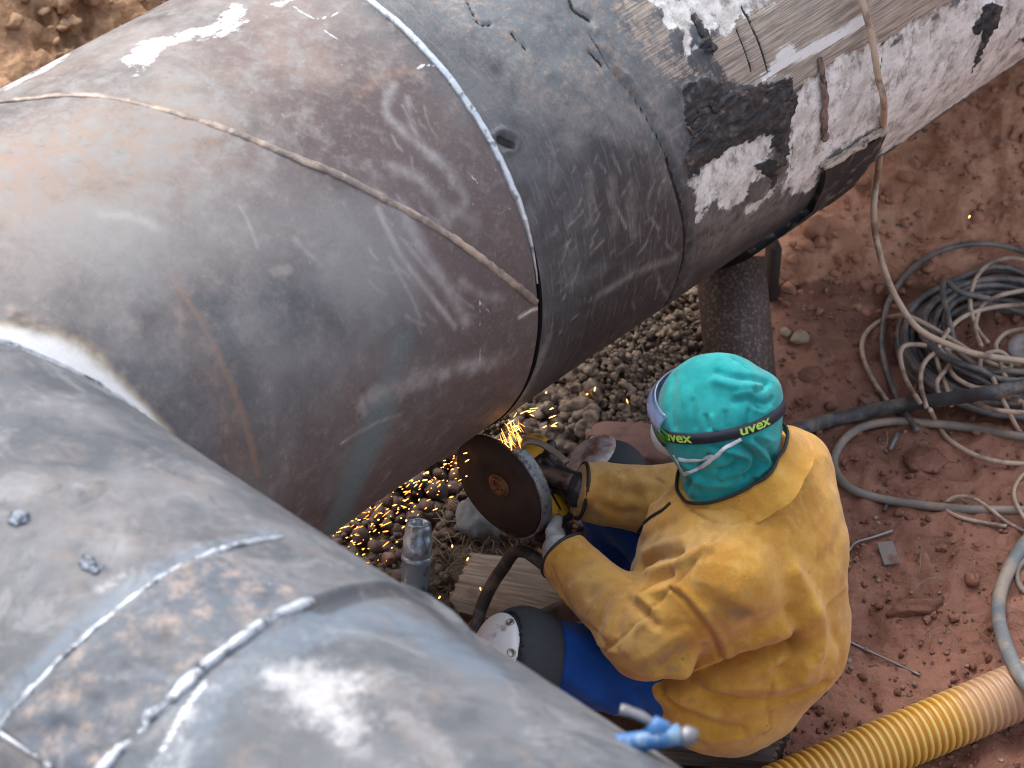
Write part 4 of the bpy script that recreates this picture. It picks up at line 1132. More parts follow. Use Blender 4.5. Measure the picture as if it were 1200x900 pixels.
for (x0, y0, x1, y1, lab) in [(1043, 527, 1052, 508, 'short grey cable stub lying inside the grey hose loop'), (1036, 598, 1040, 590, 'black bolt lying just below the grey hose loop')]:
    V, F = tube([gpt(x0, y0, .006), gpt((x0 + x1) / 2, (y0 + y1) / 2, .007), gpt(x1, y1, .006)], [.0045, .005, .0045], 10)
    tag(mk('cable_stub' if 'stub' in lab else 'bolt', V, F, M_HOSEBL if 'stub' in lab else M_HOSEB, None), lab, 'cable stub' if 'stub' in lab else 'bolt')
# the wooden board and the plank he sits on
def wood_mat(name, c0, c1, ang=0.0):
    m = NM(name)
    g = m.noise(1, 8, .7, m.mapping('UV', (6, 110, 1)), .6); g2 = m.noise(1, 6, .6, m.mapping('UV', (2.5, 22, 1)), 1.2)
    n = m.noise(14, 6, .65)
    c = m.mix(m.ramp(g, .32, .68), c0, c1)
    c = m.mix(m.math('MULTIPLY', m.ramp(g2, .5, .68), .55), c, [v * .45 for v in c0])
    c = m.mix(m.math('MULTIPLY', m.ramp(n, .55, .72), .5), c, (.12, .06, .045))
    m.set(Base_Color=c, Roughness=.8); m.bump(m.math('ADD', g, g2), .6, .004)
    return m.m
def board(name, corners, th, mat, label, cat, z0):
    """a weathered plank: corner points of the top face (world), uneven ends, real thickness"""
    a, b, c, d = (np.asarray(q, float) for q in corners)                     # a-b along the grain, a-d across
    nx, ny = 60, 26
    V, uv = [], []
    for j in range(ny):
        for i in range(nx):
            u, v = i / (nx - 1), j / (ny - 1)
            p = (a * (1 - u) + b * u) * (1 - v) + (d * (1 - u) + c * u) * v
            e = .004 * math.sin(v * 37) * (u in (0, 1)) + (.003 * math.sin(v * 91) if u in (0, 1) else 0)
            p = p + (b - a) / np.linalg.norm(b - a) * e
            edge = (i in (0, nx - 1)) or (j in (0, ny - 1))
            z = .0012 * vnoise(np.array([[u * 3, v * 40, 1.0]]), 4)[0] - .003 * edge
            V.append(p + np.array([0, 0, z])); uv.append((u * np.linalg.norm(b - a), v * np.linalg.norm(d - a)))
    F = [tuple(f) for f in grid_faces(ny, nx, False)]
    rim = list(range(nx)) + [j * nx + nx - 1 for j in range(1, ny)] + [(ny - 1) * nx + i for i in range(nx - 2, -1, -1)] + [j * nx for j in range(ny - 2, 0, -1)]
    k0 = len(V)
    for r in rim: V.append(V[r] - np.array([0, 0, th])); uv.append((uv[r][0], uv[r][1] + th))
    m_ = len(rim)
    for k in range(m_): F.append((rim[k], k0 + k, k0 + (k + 1) % m_, rim[(k + 1) % m_]))
    F.append(tuple(k0 + k for k in range(m_)))
    F = [tuple(reversed(f)) for f in F] if np.cross(b - a, d - a)[2] < 0 else F
    return tag(mk(name, np.array(V), F, mat, None, smooth=False, uv=uv), label, cat)
M_WOOD = wood_mat('weathered_grey_board', (.24, .175, .13), (.56, .45, .35))
M_WOODD = wood_mat('dirty_dark_plank', (.09, .065, .055), (.2, .16, .14))
zb = .06
board('wooden_board', [atz(527, 700, zb), atz(760, 758, zb), atz(800, 676, zb), atz(553, 646, zb)], .032, M_WOOD, 'weathered brown wooden board lying under the grinder and the near knee', 'board', zb)
board('plank', [atz(760, 880, .045), atz(905, 892, .045), atz(925, 850, .045), atz(770, 840, .045)], .03, M_WOODD, 'dirty grey plank lying on the soil under the seated man', 'plank', .045)
# short galvanised tube
tq = gpt(486, 690, .02); tp = aty(491, 612, tq[1] + .045)
tb = thing('steel_tube', 'short shiny galvanised steel tube leaning among the rubble beside the foreground pipe', 'tube', tq)
ax = tp - tq; L_ = np.linalg.norm(ax)
b_ = MB(); b_.add(*lathe(tq - ax * .1, ax, [(0, .03), (L_ * .62, .03), (L_ * .63, .031), (L_ * .88, .031), (L_ * .89, .0285), (L_ * 1.02, .0285), (L_ * 1.08, .026), (L_ * 1.1, .02), (L_ * 1.08, .015), (L_ * .9, .015)], 28))
mg = simple('scratched_zinc', (.42, .52, .62), .3, .6, .35, 35, .5, (.12, .15, .18), .36, 22); b_.build('barrel', mg, tb)
b_ = MB(); b_.add(*lathe(tq + ax * .42, ax, [(0, .0305), (.003, .033), (.012, .033), (.015, .0305)], 28)); b_.build('collar', mg, tb)

# ------------------------------------------------------------------ the man grinding
FW = np.array([-.88, .475, 0]); FW /= np.linalg.norm(FW); LT = np.array([-FW[1], FW[0], 0])   # facing, his left
HM = np.stack([FW, LT, UPZ], 1)                                                              # head axes
P_ = lambda a: atz(*a)
L_SH, L_EL, L_CU = P_((848, 672, .56)), P_((757, 746, .43)), P_((660, 652, .455))
R_SH, R_EL, R_CU = P_((917, 556, .58)), P_((800, 592, .45)), P_((681, 575, .50))
HEAD = P_((840, 486, .80))
HIPL, HIPR = P_((842, 796, .20)), P_((885, 745, .18))
KNL, KNR = P_((618, 774, .30)), P_((717, 566, .375))
ANL, ANR = np.array([.23, -1.03, .10]), P_((718, 692, .08))
def jacket_sdf(P):
    d = rc(P, P_((868, 795, .18)), P_((895, 745, .30)), .137, .155)
    d = smin(d, rc(P, P_((893, 735, .33)), P_((900, 630, .50)), .155, .15), .06)
    d = smin(d, rc(P, P_((868, 690, .42)), P_((868, 655, .48)), .16, .17), .06)
    d = smin(d, rc(P, P_((803, 690, .38)), P_((815, 640, .50)), .11, .10), .07)
    d = smin(d, rc(P, P_((838, 812, .19)), P_((806, 776, .28)), .125, .10), .05)
    d = smin(d, rc(P, R_SH, P_((868, 604, .58)), .088, .095), .07)
    d = smin(d, rc(P, P_((868, 604, .58)), L_SH, .095, .092), .07)
    la = smin(rc(P, L_SH, L_EL, .092, .079), rc(P, L_EL, L_CU, .076, .052), .035)
    ra = smin(rc(P, R_SH, R_EL, .088, .075), rc(P, R_EL, R_CU, .072, .056), .035)
    d = smin(d, la, .045); d = smin(d, ra, .03)
    ax = L_CU - L_EL; ax = ax / np.linalg.norm(ax)
    d = smax(d, ((P - (L_CU + ax * .004)) @ ax.astype(np.float32)) * (np.linalg.norm(P - L_CU, axis=-1) < .12) - 1 * (np.linalg.norm(P - L_CU, axis=-1) >= .12), .008)
    ax = R_CU - R_EL; ax = ax / np.linalg.norm(ax)
    d = smax(d, ((P - (R_CU + ax * .004)) @ ax.astype(np.float32)) * (np.linalg.norm(P - R_CU, axis=-1) < .12) - 1 * (np.linalg.norm(P - R_CU, axis=-1) >= .12), .008)
    return d
def hood_sdf(P):
    d = ell(P, HEAD, (.112, .1, .118), HM)
    d = smin(d, rc(P, HEAD - FW * .01 + UPZ * .0, P_((858, 545, .69)), .097, .083), .05)
    d = smin(d, rc(P, P_((856, 540, .70)), P_((860, 575, .64)), .086, .092), .03)
    d = smin(d, ell(P, P_((898, 462, .835)), (.022, .03, .032), HM), .035)
    return d
def trouser_sdf(P):
    l = smin(rc(P, HIPL, KNL, .096, .075), rc(P, KNL, ANL, .070, .052), .03)
    r = smin(rc(P, HIPR, KNR, .104, .068), rc(P, KNR, ANR, .066, .055), .03)
    d = smin(l, r, .02)
    return smin(d, rc(P, HIPL, HIPR, .09, .09), .02)
def fold_mesh(V, F, folds, tree, extra=None, gain=1.0):
    N = vnormals(V, F)
    disp = np.zeros(len(V))
    for pts, amp, wd in folds:
        L, Nn = cast_line(tree, pts, 5)
        if len(L) < 2: continue
        dd = seg_dist(V, L)
        disp += amp * gain * np.exp(-(dd / wd) ** 2)
    if extra is not None: disp += extra(V)
    return V + N * disp[:, None]
def leather_mat():
    m = NM('yellow_suede_leather')
    a1, a2, a3 = m.attr('stain_tone')
    n1 = m.noise(7, 7, .62); n2 = m.noise(38, 7, .68); n3 = m.noise(260, 3, .7)
    c = m.mix(m.ramp(n1, .34, .68), (.47, .215, .022), (.63, .34, .05))
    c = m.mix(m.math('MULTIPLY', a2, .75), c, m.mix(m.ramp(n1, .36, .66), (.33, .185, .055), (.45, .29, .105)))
    c = m.mix(m.math('MULTIPLY', m.ramp(n2, .48, .7), .5), c, (.62, .40, .12))
    c = m.mix(m.math('MULTIPLY', m.ramp(n2, .46, .3), .4), c, (.30, .15, .03))
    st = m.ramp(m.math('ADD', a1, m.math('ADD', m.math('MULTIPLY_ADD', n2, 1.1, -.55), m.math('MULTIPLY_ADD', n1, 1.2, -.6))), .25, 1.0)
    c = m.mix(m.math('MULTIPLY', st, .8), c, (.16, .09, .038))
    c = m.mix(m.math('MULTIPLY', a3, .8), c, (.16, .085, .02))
    sp = m.ramp(m.noise(55, 2, .5), .73, .77)
    c = m.mix(m.math('MULTIPLY', sp, .5), c, (.13, .07, .03))
    m.set(Base_Color=c, Roughness=.88, Sheen_Weight=.25, Sheen_Roughness=.6)
    m.b.inputs['Specular IOR Level'].default_value = .2
    m.bump(m.math('ADD', n2, m.math('MULTIPLY', n3, .4)), .5, .004)
    return m.m
M_LEATHER = leather_mat()
def cloth_mat(name, c0, c1, scale=9, rough=.8, sheen=.2):
    m = NM(name)
    n = m.noise(scale, 6, .6); n3 = m.noise(scale * 30, 3, .7)
    m.b.inputs['Specular IOR Level'].default_value = .12
    m.set(Base_Color=m.mix(m.ramp(n, .3, .7), c0, c1), Roughness=rough, Sheen_Weight=sheen)
    m.b.inputs['Specular IOR Level'].default_value = .12
    m.bump(m.math('ADD', m.math('MULTIPLY', m.noise(scale * 3, 5, .6, None, 1.0), .6), m.math('MULTIPLY', n3, .25)), .3, .004)
    return m.m
M_HOOD = cloth_mat('turquoise_cotton', (.010, .225, .23), (.03, .37, .36), 16, .95)
M_BLUE = cloth_mat('royal_blue_workwear', (.006, .045, .22), (.01, .075, .33), 10, .85, .15)
M_BLACKT = simple('black_trim', (.014, .014, .016), .6)
M_KNIT = simple('grey_knit_glove', (.38, .39, .38), .9, 0, .25, 120, .6, (.14, .12, .1), .4, 30)
M_GLOVE = NM('dipped_knit_glove')
_g = M_GLOVE.noise(140, 4, .7); _d = M_GLOVE.ramp(M_GLOVE.noise(30, 5, .65), .5, .66)
_c = M_GLOVE.mix(M_GLOVE.math('MULTIPLY', _d, .5), M_GLOVE.mix(_g, (.3, .31, .31), (.52, .53, .52)), (.16, .14, .12))
M_GLOVE.set(Base_Color=M_GLOVE.mix(M_GLOVE.attr('dip')[0], _c, (.016, .016, .018)), Roughness=.75); M_GLOVE.bump(_g, .5, .003); M_GLOVE = M_GLOVE.m
M_PALM = simple('black_rubber_palm', (.016, .016, .018), .4, 0, .3, 60, .3)
M_PAD = simple('charcoal_foam', (.03, .038, .045), .8, 0, .25, 80, .4)
M_CAP = simple('scuffed_white_plastic', (.72, .72, .74), .42, 0, .1, 25, .15, (.36, .3, .28), .2, 16)
M_CAPR = simple('muddy_white_plastic', (.6, .6, .62), .5, 0, .15, 25, .2, (.2, .085, .05), .66, 9)
M_SKIN = simple('skin', (.45, .25, .17), .55, 0, .1, 30, .1)
M_BOOT = simple('black_work_boot', (.03, .025, .022), .6, 0, .3, 40, .3, (.15, .07, .05), .5, 15)

# body: one continuous skin inside the clothes, with a face
def body_sdf(P):
    d = ell(P, HEAD, (.092, .072, .108), HM)
    d = smin(d, ell(P, HEAD + FW * .055 - UPZ * .055, (.04, .05, .05), HM), .03)
    d = smin(d, rc(P, HEAD + FW * .088 + UPZ * .012, HEAD + FW * .104 - UPZ * .022, .009, .014), .012)
    d = smin(d, ell(P, HEAD + FW * .090 - UPZ * .058, (.012, .024, .008), HM), .01)
    for s_ in (1, -1): d = smin(d, ell(P, HEAD + LT * .074 * s_ - FW * .01 - UPZ * .01, (.018, .009, .03), HM), .008)
    nk = P_((860, 575, .64))
    d = smin(d, rc(P, HEAD - UPZ * .06, nk, .052, .058), .03)
    d = smin(d, rc(P, nk, P_((880, 690, .42)), .07, .10), .05)
    d = smin(d, rc(P, P_((880, 690, .42)), P_((868, 780, .22)), .10, .09), .04)
    d = smin(d, rc(P, nk, L_SH, .06, .065), .04); d = smin(d, rc(P, nk, R_SH, .06, .065), .04)
    for sh, el, cu in ((L_SH, L_EL, L_CU), (R_SH, R_EL, R_CU)):
        d = smin(d, rc(P, sh, el, .055, .043), .02); d = smin(d, rc(P, el, cu, .043, .03), .02)
    for h_, k_, a_ in ((HIPL, KNL, ANL), (HIPR, KNR, ANR)):
        d = smin(d, rc(P, h_, k_, .068, .058), .02); d = smin(d, rc(P, k_, a_, .056, .04), .02)
    return d
V, F = snet(body_sdf, (-.12, -1.5, -.02), (.75, -.55, .98), .011)
person = tag(mk('person', V, F, M_SKIN, None, base=P_((868, 830, .05))),
             'man in yellow leather jacket and turquoise hood seated on the ground, grinding the pipe', 'person')

# jacket
V, F = snet(jacket_sdf, (.02, -1.52, -.02), (.80, -.62, .80), .0052)
V = relax(V, F, 2)
tj = bvh(V, F)
FOLDS = [
    ([(800, 778), (850, 758), (905, 740), (928, 731), (945, 718)], .018, .030), ([(770, 800), (805, 797), (850, 782), (905, 766), (932, 756)], -.042, .016), ([(800, 815), (860, 800), (910, 784), (940, 775)], .006, .012),
    ([(770, 790), (800, 783), (845, 772)], .01, .02),
    ([(810, 805), (838, 816), (870, 822), (905, 825), (940, 816), (968, 802)], -.012, .010), ([(815, 795), (845, 803), (880, 806), (920, 805), (955, 790)], .009, .014),
    ([(775, 815), (800, 835), (830, 848), (870, 856)], -.011, .010), ([(772, 806), (800, 824), (835, 836)], .008, .012), ([(790, 850), (840, 866), (900, 850)], .007, .016),
    ([(930, 670), (948, 705), (957, 740), (955, 765), (938, 790)], .019, .020), ([(925, 715), (935, 745), (932, 770), (915, 788)], -.018, .014),
    ([(975, 740), (985, 770), (965, 800)], -.006, .012), ([(960, 660), (978, 640), (992, 600)], -.004, .015),
    ([(750, 664), (768, 652), (796, 648)], -.013, .009), ([(752, 676), (775, 666), (802, 656), (830, 640)], .011, .011), ([(748, 694), (765, 680), (785, 672)], -.012, .009),
    ([(755, 648), (775, 640), (800, 632)], .009, .010), ([(742, 640), (760, 625), (790, 610)], -.008, .012), ([(745, 705), (770, 693), (787, 690)], .008, .010),
    ([(737, 702), (752, 716), (768, 732)], -.010, .008), ([(745, 696), (765, 712)], .008, .009), ([(724, 742), (728, 722), (738, 708)], -.008, .007), ([(712, 745), (716, 722), (726, 704)], .007, .008),
    ([(700, 735), (704, 715), (714, 698)], -.006, .007), ([(735, 762), (742, 742), (755, 728)], .007, .009), ([(690, 700), (700, 690), (712, 682)], -.005, .008), ([(668, 690), (685, 676), (700, 668)], .005, .010),
    ([(760, 770), (785, 752), (805, 740)], .006, .012), ([(775, 780), (800, 766), (820, 757)], -.006, .010), ([(830, 705), (860, 715), (885, 735)], -.005, .018),
    ([(640, 668), (650, 692), (662, 712), (676, 730), (706, 758), (722, 764)], .0045, .0042), ([(646, 664), (656, 688), (668, 708), (682, 726), (708, 750)], -.003, .004),
    ([(785, 690), (800, 703), (825, 733), (838, 752), (851, 773)], -.007, .0055), ([(792, 684), (808, 698), (832, 728), (858, 768)], .0045, .007),
    ([(785, 690), (765, 712), (740, 737), (710, 762)], -.005, .0045), ([(787, 690), (803, 673), (830, 640), (855, 612)], -.0028, .0032),
    ([(810, 598), (830, 609), (850, 613), (880, 606), (905, 590), (928, 570)], -.0035, .0035), ([(908, 770), (906, 800), (898, 825), (902, 845), (893, 862)], -.0035, .0032),
    ([(940, 580), (952, 615), (958, 650), (955, 690)], -.0022, .003), ([(958, 718), (975, 703), (992, 690)], -.004, .004), ([(960, 712), (978, 697), (992, 684)], .003, .005),
    ([(690, 560), (720, 575), (750, 580)], -.005, .012), ([(700, 590), (725, 600), (745, 600)], -.006, .010), ([(740, 555), (755, 575), (765, 595)], .006, .012), ([(715, 556), (735, 566), (765, 570)], .005, .01),
]
V = fold_mesh(V, F, FOLDS, tj, lambda V: (.0045 * fbm(V * 6, 3, 91)) + .0018 * np.clip(1 - np.abs(fbm(V * 13 + 4, 2, 93)) * 3, 0, 1) + .0012 * fbm(V * 34, 2, 92), 1.1)
stain_tone = np.zeros(len(V)); pale = np.zeros(len(V)); seam = np.zeros(len(V))
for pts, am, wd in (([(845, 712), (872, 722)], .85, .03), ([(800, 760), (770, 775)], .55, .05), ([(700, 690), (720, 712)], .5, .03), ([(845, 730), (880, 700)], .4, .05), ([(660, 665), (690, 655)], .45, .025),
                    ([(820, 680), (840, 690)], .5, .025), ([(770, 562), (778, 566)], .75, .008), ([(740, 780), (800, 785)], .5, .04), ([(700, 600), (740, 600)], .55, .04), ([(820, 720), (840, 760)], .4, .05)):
    L, _n = cast_line(tj, pts, 4); stain_tone = np.maximum(stain_tone, am * np.exp(-(seg_dist(V, L) / wd) ** 2))
for pts, wd in (([(720, 560), (780, 570)], .09), ([(745, 650), (800, 640), (840, 620)], .05), ([(690, 690), (740, 740)], .07)):  # shade put into the colour: duller tan on the less lit sleeves and front
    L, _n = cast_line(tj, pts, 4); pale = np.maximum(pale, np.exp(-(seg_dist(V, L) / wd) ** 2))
for pts in ([(785, 690), (800, 703), (825, 733), (838, 752), (851, 773)], [(785, 690), (765, 712), (740, 737), (710, 762)], [(810, 598), (830, 609), (850, 613), (880, 606), (905, 590), (928, 570)],
            [(908, 770), (906, 800), (898, 825), (902, 845), (893, 862)], [(787, 690), (803, 673), (830, 640), (855, 612)], [(646, 664), (656, 688), (668, 708), (682, 726), (708, 750)]):
    L, _n = cast_line(tj, pts, 5); seam = np.maximum(seam, np.exp(-(seg_dist(V, L) / .0028) ** 2))
mk('jacket', V, F, M_LEATHER, person, attrs={'stain_tone': np.stack([stain_tone, pale, seam * .8], 1)})
tj = bvh(V, F)
def on_line(tree, pts, r, name, mat, parent, lift=.002, n=6, flat=1.0):
    L, Nn = cast_line(tree, pts, n)
    V, F = tube(L + Nn * lift, r, 8, flat=flat, upv=-Nn)
    return mk(name, V, F, mat, parent)
on_line(tj, [(786, 590), (777, 598), (764, 606), (752, 617), (742, 632)], .003, 'front_trim', M_BLACKT, person)

# hood
V, F = snet(hood_sdf, (.2, -1.3, .53), (.62, -.85, .97), .0042)
V = relax(V, F, 2)
th_ = bvh(V, F)
HF = [([(840, 436), (858, 441), (880, 443), (897, 446)], -.007, .007), ([(838, 447), (862, 453), (884, 452)], .005, .008), ([(884, 458), (895, 455), (901, 448)], -.006, .004), ([(888, 470), (898, 472), (906, 466)], -.004, .004),
      ([(886, 480), (896, 484), (905, 478)], .003, .004), ([(862, 470), (878, 466), (890, 478)], -.005, .007), ([(866, 462), (882, 460)], .004, .006), ([(860, 421), (870, 427), (876, 432)], -.005, .004),
      ([(827, 488), (831, 502)], -.005, .004), ([(834, 488), (838, 502)], .004, .004), ([(810, 470), (814, 500)], -.003, .006), ([(850, 484), (853, 502)], -.004, .005), ([(878, 482), (875, 498)], -.004, .004),
      ([(790, 440), (786, 470), (790, 500)], -.003, .007), ([(798, 436), (800, 470)], .0025, .009),
      ([(850, 526), (866, 530), (877, 536), (868, 548), (846, 558)], .010, .007), ([(848, 536), (862, 539), (856, 548), (840, 552)], -.009, .006), ([(880, 518), (892, 530), (897, 542), (886, 556)], .009, .006),
      ([(886, 516), (902, 528), (908, 540)], -.007, .005), ([(868, 522), (884, 534), (884, 548), (872, 560)], -.010, .006), ([(830, 520), (842, 526), (848, 524)], -.006, .005),
      ([(812, 556), (830, 566), (850, 566)], .008, .009), ([(806, 572), (820, 545), (830, 535)], -.007, .006), ([(800, 540), (815, 555), (812, 575)], .006, .008), ([(895, 512), (905, 516), (912, 510)], .006, .005)]
th0 = th_
V = fold_mesh(V, F, HF, th_, lambda V: .0035 * fbm(V * 11, 3, 95) + .0026 * np.clip(1 - np.abs(fbm(V * np.array([22, 22, 14]) + 4, 2, 96)) * 3, 0, 1) * sstep(.88, .76, V[:, 2]), 1.2)
hood = mk('hood', V, F, M_HOOD, person)
th_ = bvh(V, F)
# ring round the hood in a plane through three points seen on it
def ring_on(tree, pts, ctr, n=120, nr=None):
    Q = [cast(tree, x, y)[0] for x, y in pts]
    if nr is None: nr = np.cross(Q[1] - Q[0], Q[2] - Q[0])
    nr = nr / np.linalg.norm(nr)
    if nr[2] < 0: nr = -nr
    c = ctr - nr * ((ctr - Q[0]) @ nr)
    e = np.cross(nr, UPZ if abs(nr[2]) < .9 else FW); e /= np.linalg.norm(e); f = np.cross(nr, e)
    out = []
    for a in np.arange(n) / n * 2 * np.pi:
        d = math.cos(a) * e + math.sin(a) * f
        h = tree.ray_cast(Vector(c + d * .4), Vector(-d))
        out.append(np.array(h[0]) if h[0] is not None and np.linalg.norm(np.array(h[0]) - c) < .2 else c + d * .1)
    out = np.array(out)
    for _ in range(3): out = (np.roll(out, 1, 0) + 2 * out + np.roll(out, -1, 0)) / 4
    return c, nr, out
gog = thing('goggles', None, None, HEAD); gog.parent = person; gog.location = HEAD - BASE[person.name]; del BASE[gog.name]; BASE[gog.name] = HEAD
c0_, n0_, ringS = ring_on(th_, [(795, 513), (842, 511), (893, 496)], HEAD)
def band(ring, c, nr, hgt, lift, th=.0016):
    rad = ring - c; rad = rad / np.linalg.norm(rad, axis=1)[:, None]
    o = ring + rad * lift
    V = np.concatenate([o - nr * hgt / 2, o + nr * hgt / 2, o + nr * hgt / 2 - rad * th * 2, o - nr * hgt / 2 - rad * th * 2])
    n = len(ring); F = []
    for k in range(4):
        for i in range(n):
            i2 = (i + 1) % n; k2 = (k + 1) % 4
            F.append((k * n + i, k * n + i2, k2 * n + i2, k2 * n + i))
    return V, F
V, F = band(ringS, c0_, n0_, .0212, .0035)
mk('strap', V, F, simple('charcoal_elastic', (.010, .014, .028), .7, 0, .2, 90, .3), gog)
# lettering on the strap, wrapped round it
def glyphs(txt, hgt):
    cu = bpy.data.curves.new('lettering', 'FONT'); cu.body = txt; cu.size = 1; cu.offset = .022; cu.resolution_u = 4
    to = bpy.data.objects.new('lettering', cu); COL.objects.link(to)
    dg = bpy.context.evaluated_depsgraph_get(); dg.update()
    me = bpy.data.meshes.new_from_object(to.evaluated_get(dg))
    V = np.array([v.co[:] for v in me.vertices]); F = [tuple(p.vertices) for p in me.polygons]
    bpy.data.objects.remove(to); bpy.data.curves.remove(cu); bpy.data.meshes.remove(me)
    s_ = hgt / .52
    return V * s_, F
def wrap_text(txt, hgt, ring, c, nr, px_start, rev, lift, mat, parent, stretch=1.25, off=0.0):
    V, F = glyphs(txt, hgt)
    h = cast(th_, *px_start)[0]
    n = len(ring); i0 = int(np.argmin(np.linalg.norm(ring - h, axis=1)))
    idx = (i0 + (np.arange(n) - 20) * (1 if rev else -1)) % n
    R_ = ring[idx]; ln = np.concatenate([[0], np.cumsum(np.linalg.norm(np.diff(R_, axis=0), axis=1))])
    x = V[:, 0] * stretch + off + ln[20]
    Pp = np.stack([np.interp(x, ln, R_[:, k]) for k in range(3)], 1)
    rd = Pp - c; rd /= np.linalg.norm(rd, axis=1)[:, None]
    W = Pp + nr * (V[:, 1] - hgt * .5)[:, None] + rd * lift
    return mk('lettering', W, F, mat, parent, smooth=False)
r0, r1 = pix(ringS[0]), None
i_a = int(np.argmin(np.linalg.norm(ringS - cast(th_, 800, 513)[0], axis=1))); REV = pix(ringS[(i_a + 1) % len(ringS)])[0] > pix(ringS[i_a])[0]
M_LIME = simple('lime_print', (.42, .66, .1), .6, 0, .1, 50, 0)
wrap_text('uvex', .0142, ringS, c0_, n0_, (786, 513), REV, .0042, M_LIME, gog, 1.25, -.016)
wrap_text('uvex', .0142, ringS, c0_, n0_, (867, 507), REV, .0042, M_LIME, gog)
# goggle frame and visor
def arc_shell(c, r, a0, a1, z0, z1, th, n=28, m_=8, bul=.0):
    V = []
    for lay in (0, 1):
        for j in range(m_):
            v = j / (m_ - 1)
            for i in range(n):
                a = a0 + (a1 - a0) * i / (n - 1)
                rr = r - lay * th + bul * math.sin(math.pi * v)
                V.append(c + FW * rr * math.cos(a) + LT * rr * .92 * math.sin(a) + UPZ * (z0 + (z1 - z0) * v))
    g = [tuple(f) for f in grid_faces(m_, n, False)]
    F = g + [tuple(n * m_ + k for k in reversed(f)) for f in g]
    rim = list(range(n)) + [j * n + n - 1 for j in range(1, m_)] + [(m_ - 1) * n + i for i in range(n - 2, -1, -1)] + [j * n for j in range(m_ - 2, 0, -1)]
    for a, b in zip(rim, rim[1:] + rim[:1]): F.append((a, b, n * m_ + b, n * m_ + a))
    return np.array(V), F
mv = NM('bluish_clear_visor'); mv.set(Base_Color=(.55, .62, .9), Roughness=.08); mv.b.inputs['Transmission Weight'].default_value = .75; mv.b.inputs['IOR'].default_value = 1.3
gz = float(c0_[2] - HEAD[2])
V, F = arc_shell(HEAD, .120, -1.0, 1.02, gz - .012, gz + .042, .003, bul=.014); mk('visor', V, F, mv.m, gog)
V, F = arc_shell(HEAD, .119, -1.05, 1.0, gz - .034, gz - .012, .012, bul=.004); mk('frame', V, F, simple('smoky_frame', (.04, .05, .09), .3), gog)
V, F = arc_shell(HEAD, .126, .80, 1.12, gz - .014, gz + .008, .006, 10, 5, .002); mk('clip', V, F, simple('green_clip', (.03, .2, .02), .4), gog)
for s_ in (1, -1):
    V, F = ico(2); mk('eye', V * .012 + HEAD + FW * .082 + LT * .032 * s_ + UPZ * .012, F, simple('eye_white', (.8, .78, .75), .2), person)
# dust mask with its two straps
V, F = ico(3); V = V * np.array([.045, .05, .052]); V = V @ HM.T + HEAD + FW * .085 - UPZ * .07
msk = mk('dust_mask', V, F, simple('white_mask_felt', (.62, .62, .66), .85, 0, .12, 60, .3), person)
M_ELAS = simple('pale_elastic', (.55, .58, .62), .7, 0, .15, 80, .2)
on_line(th_, [(868, 514), (852, 524), (838, 535), (824, 546), (812, 551), (802, 556)], .0042, 'mask_strap', M_ELAS, msk, .002, 6, .45)
on_line(th_, [(836, 534), (822, 538), (806, 539), (796, 538)], .0042, 'mask_strap', M_ELAS, msk, .002, 6, .45)
on_line(th_, [(803, 556), (799, 549), (795, 541), (790, 533)], .004, 'mask_strap', M_ELAS, msk, .002, 6, .45)
# collar with black edge
nkc = P_((862, 560, .665))
c1_, n1_, ringC = ring_on(th_, [(876, 566)], nkc, nr=UPZ + .52 * FW + .22 * LT)
radC = ringC - c1_; radC /= np.linalg.norm(radC, axis=1)[:, None]
top = ringC + radC * .014; bot = ringC + radC * .040 - n1_ * .062
mid1 = ringC + radC * .014 - n1_ * .018; mid2 = ringC + radC * .026 - n1_ * .042
wob = .0035 * fbm(np.stack([np.cos(np.arange(120) / 120 * 6.283) * 3, np.sin(np.arange(120) / 120 * 6.283) * 3, np.zeros(120)], 1), 3, 97)[:, None]
VV = np.concatenate([top - radC * .008 - n1_ * .01, top, mid1 + radC * wob, mid2 + radC * wob * 2, bot]); n = 120
Fc = grid_faces(5, n, False).tolist() + [[k * n + n - 1, k * n, (k + 1) * n, (k + 1) * n + n - 1] for k in range(4)]
mk('collar', VV, [tuple(f) for f in Fc], M_LEATHER, person, attrs={'stain_tone': np.zeros((len(VV), 3))})
V, F = tube(top, .0034, 8, closed=True); mk('collar_trim', V, F, M_BLACKT, person)

# trousers and boots
V, F = snet(trouser_sdf, (-.12, -1.5, -.01), (.66, -.58, .52), .007)
V = relax(V, F, 1)
tt_ = bvh(V, F)
TF_ = [([(640, 800), (665, 812), (700, 838)], -.008, .010), ([(655, 790), (690, 810), (730, 842)], .006, .012), ([(660, 760), (690, 782), (720, 812)], -.006, .014), ([(720, 790), (745, 815), (760, 840)], -.009, .010), ([(668, 740), (690, 765)], .004, .014)]
V = fold_mesh(V, F, TF_, tt_, lambda V: .005 * fbm(V * 9, 3, 98) + .003 * np.clip(1 - np.abs(fbm(V * 16 + 2, 2, 99)) * 3, 0, 1))
mk('trousers', V, F, M_BLUE, person)
for an, dr in ((ANL, np.array([.55, .75, 0])), (ANR, np.array([-.75, -.35, 0]))):
    dr = dr / np.linalg.norm(dr)
    def boot_sdf(P):
        d = rc(P, an + UPZ * .06, an - UPZ * .02, .058, .05)
        d = smin(d, rc(P, an - UPZ * .025 - dr * .03, an + dr * .15 - UPZ * .04, .045, .038), .03)
        return smax(d, (an[2] - .085 - P[..., 2]), .008)
    V, F = snet(boot_sdf, an - .26, an + .26, .01); mk('boot', V, F, M_BOOT, person)

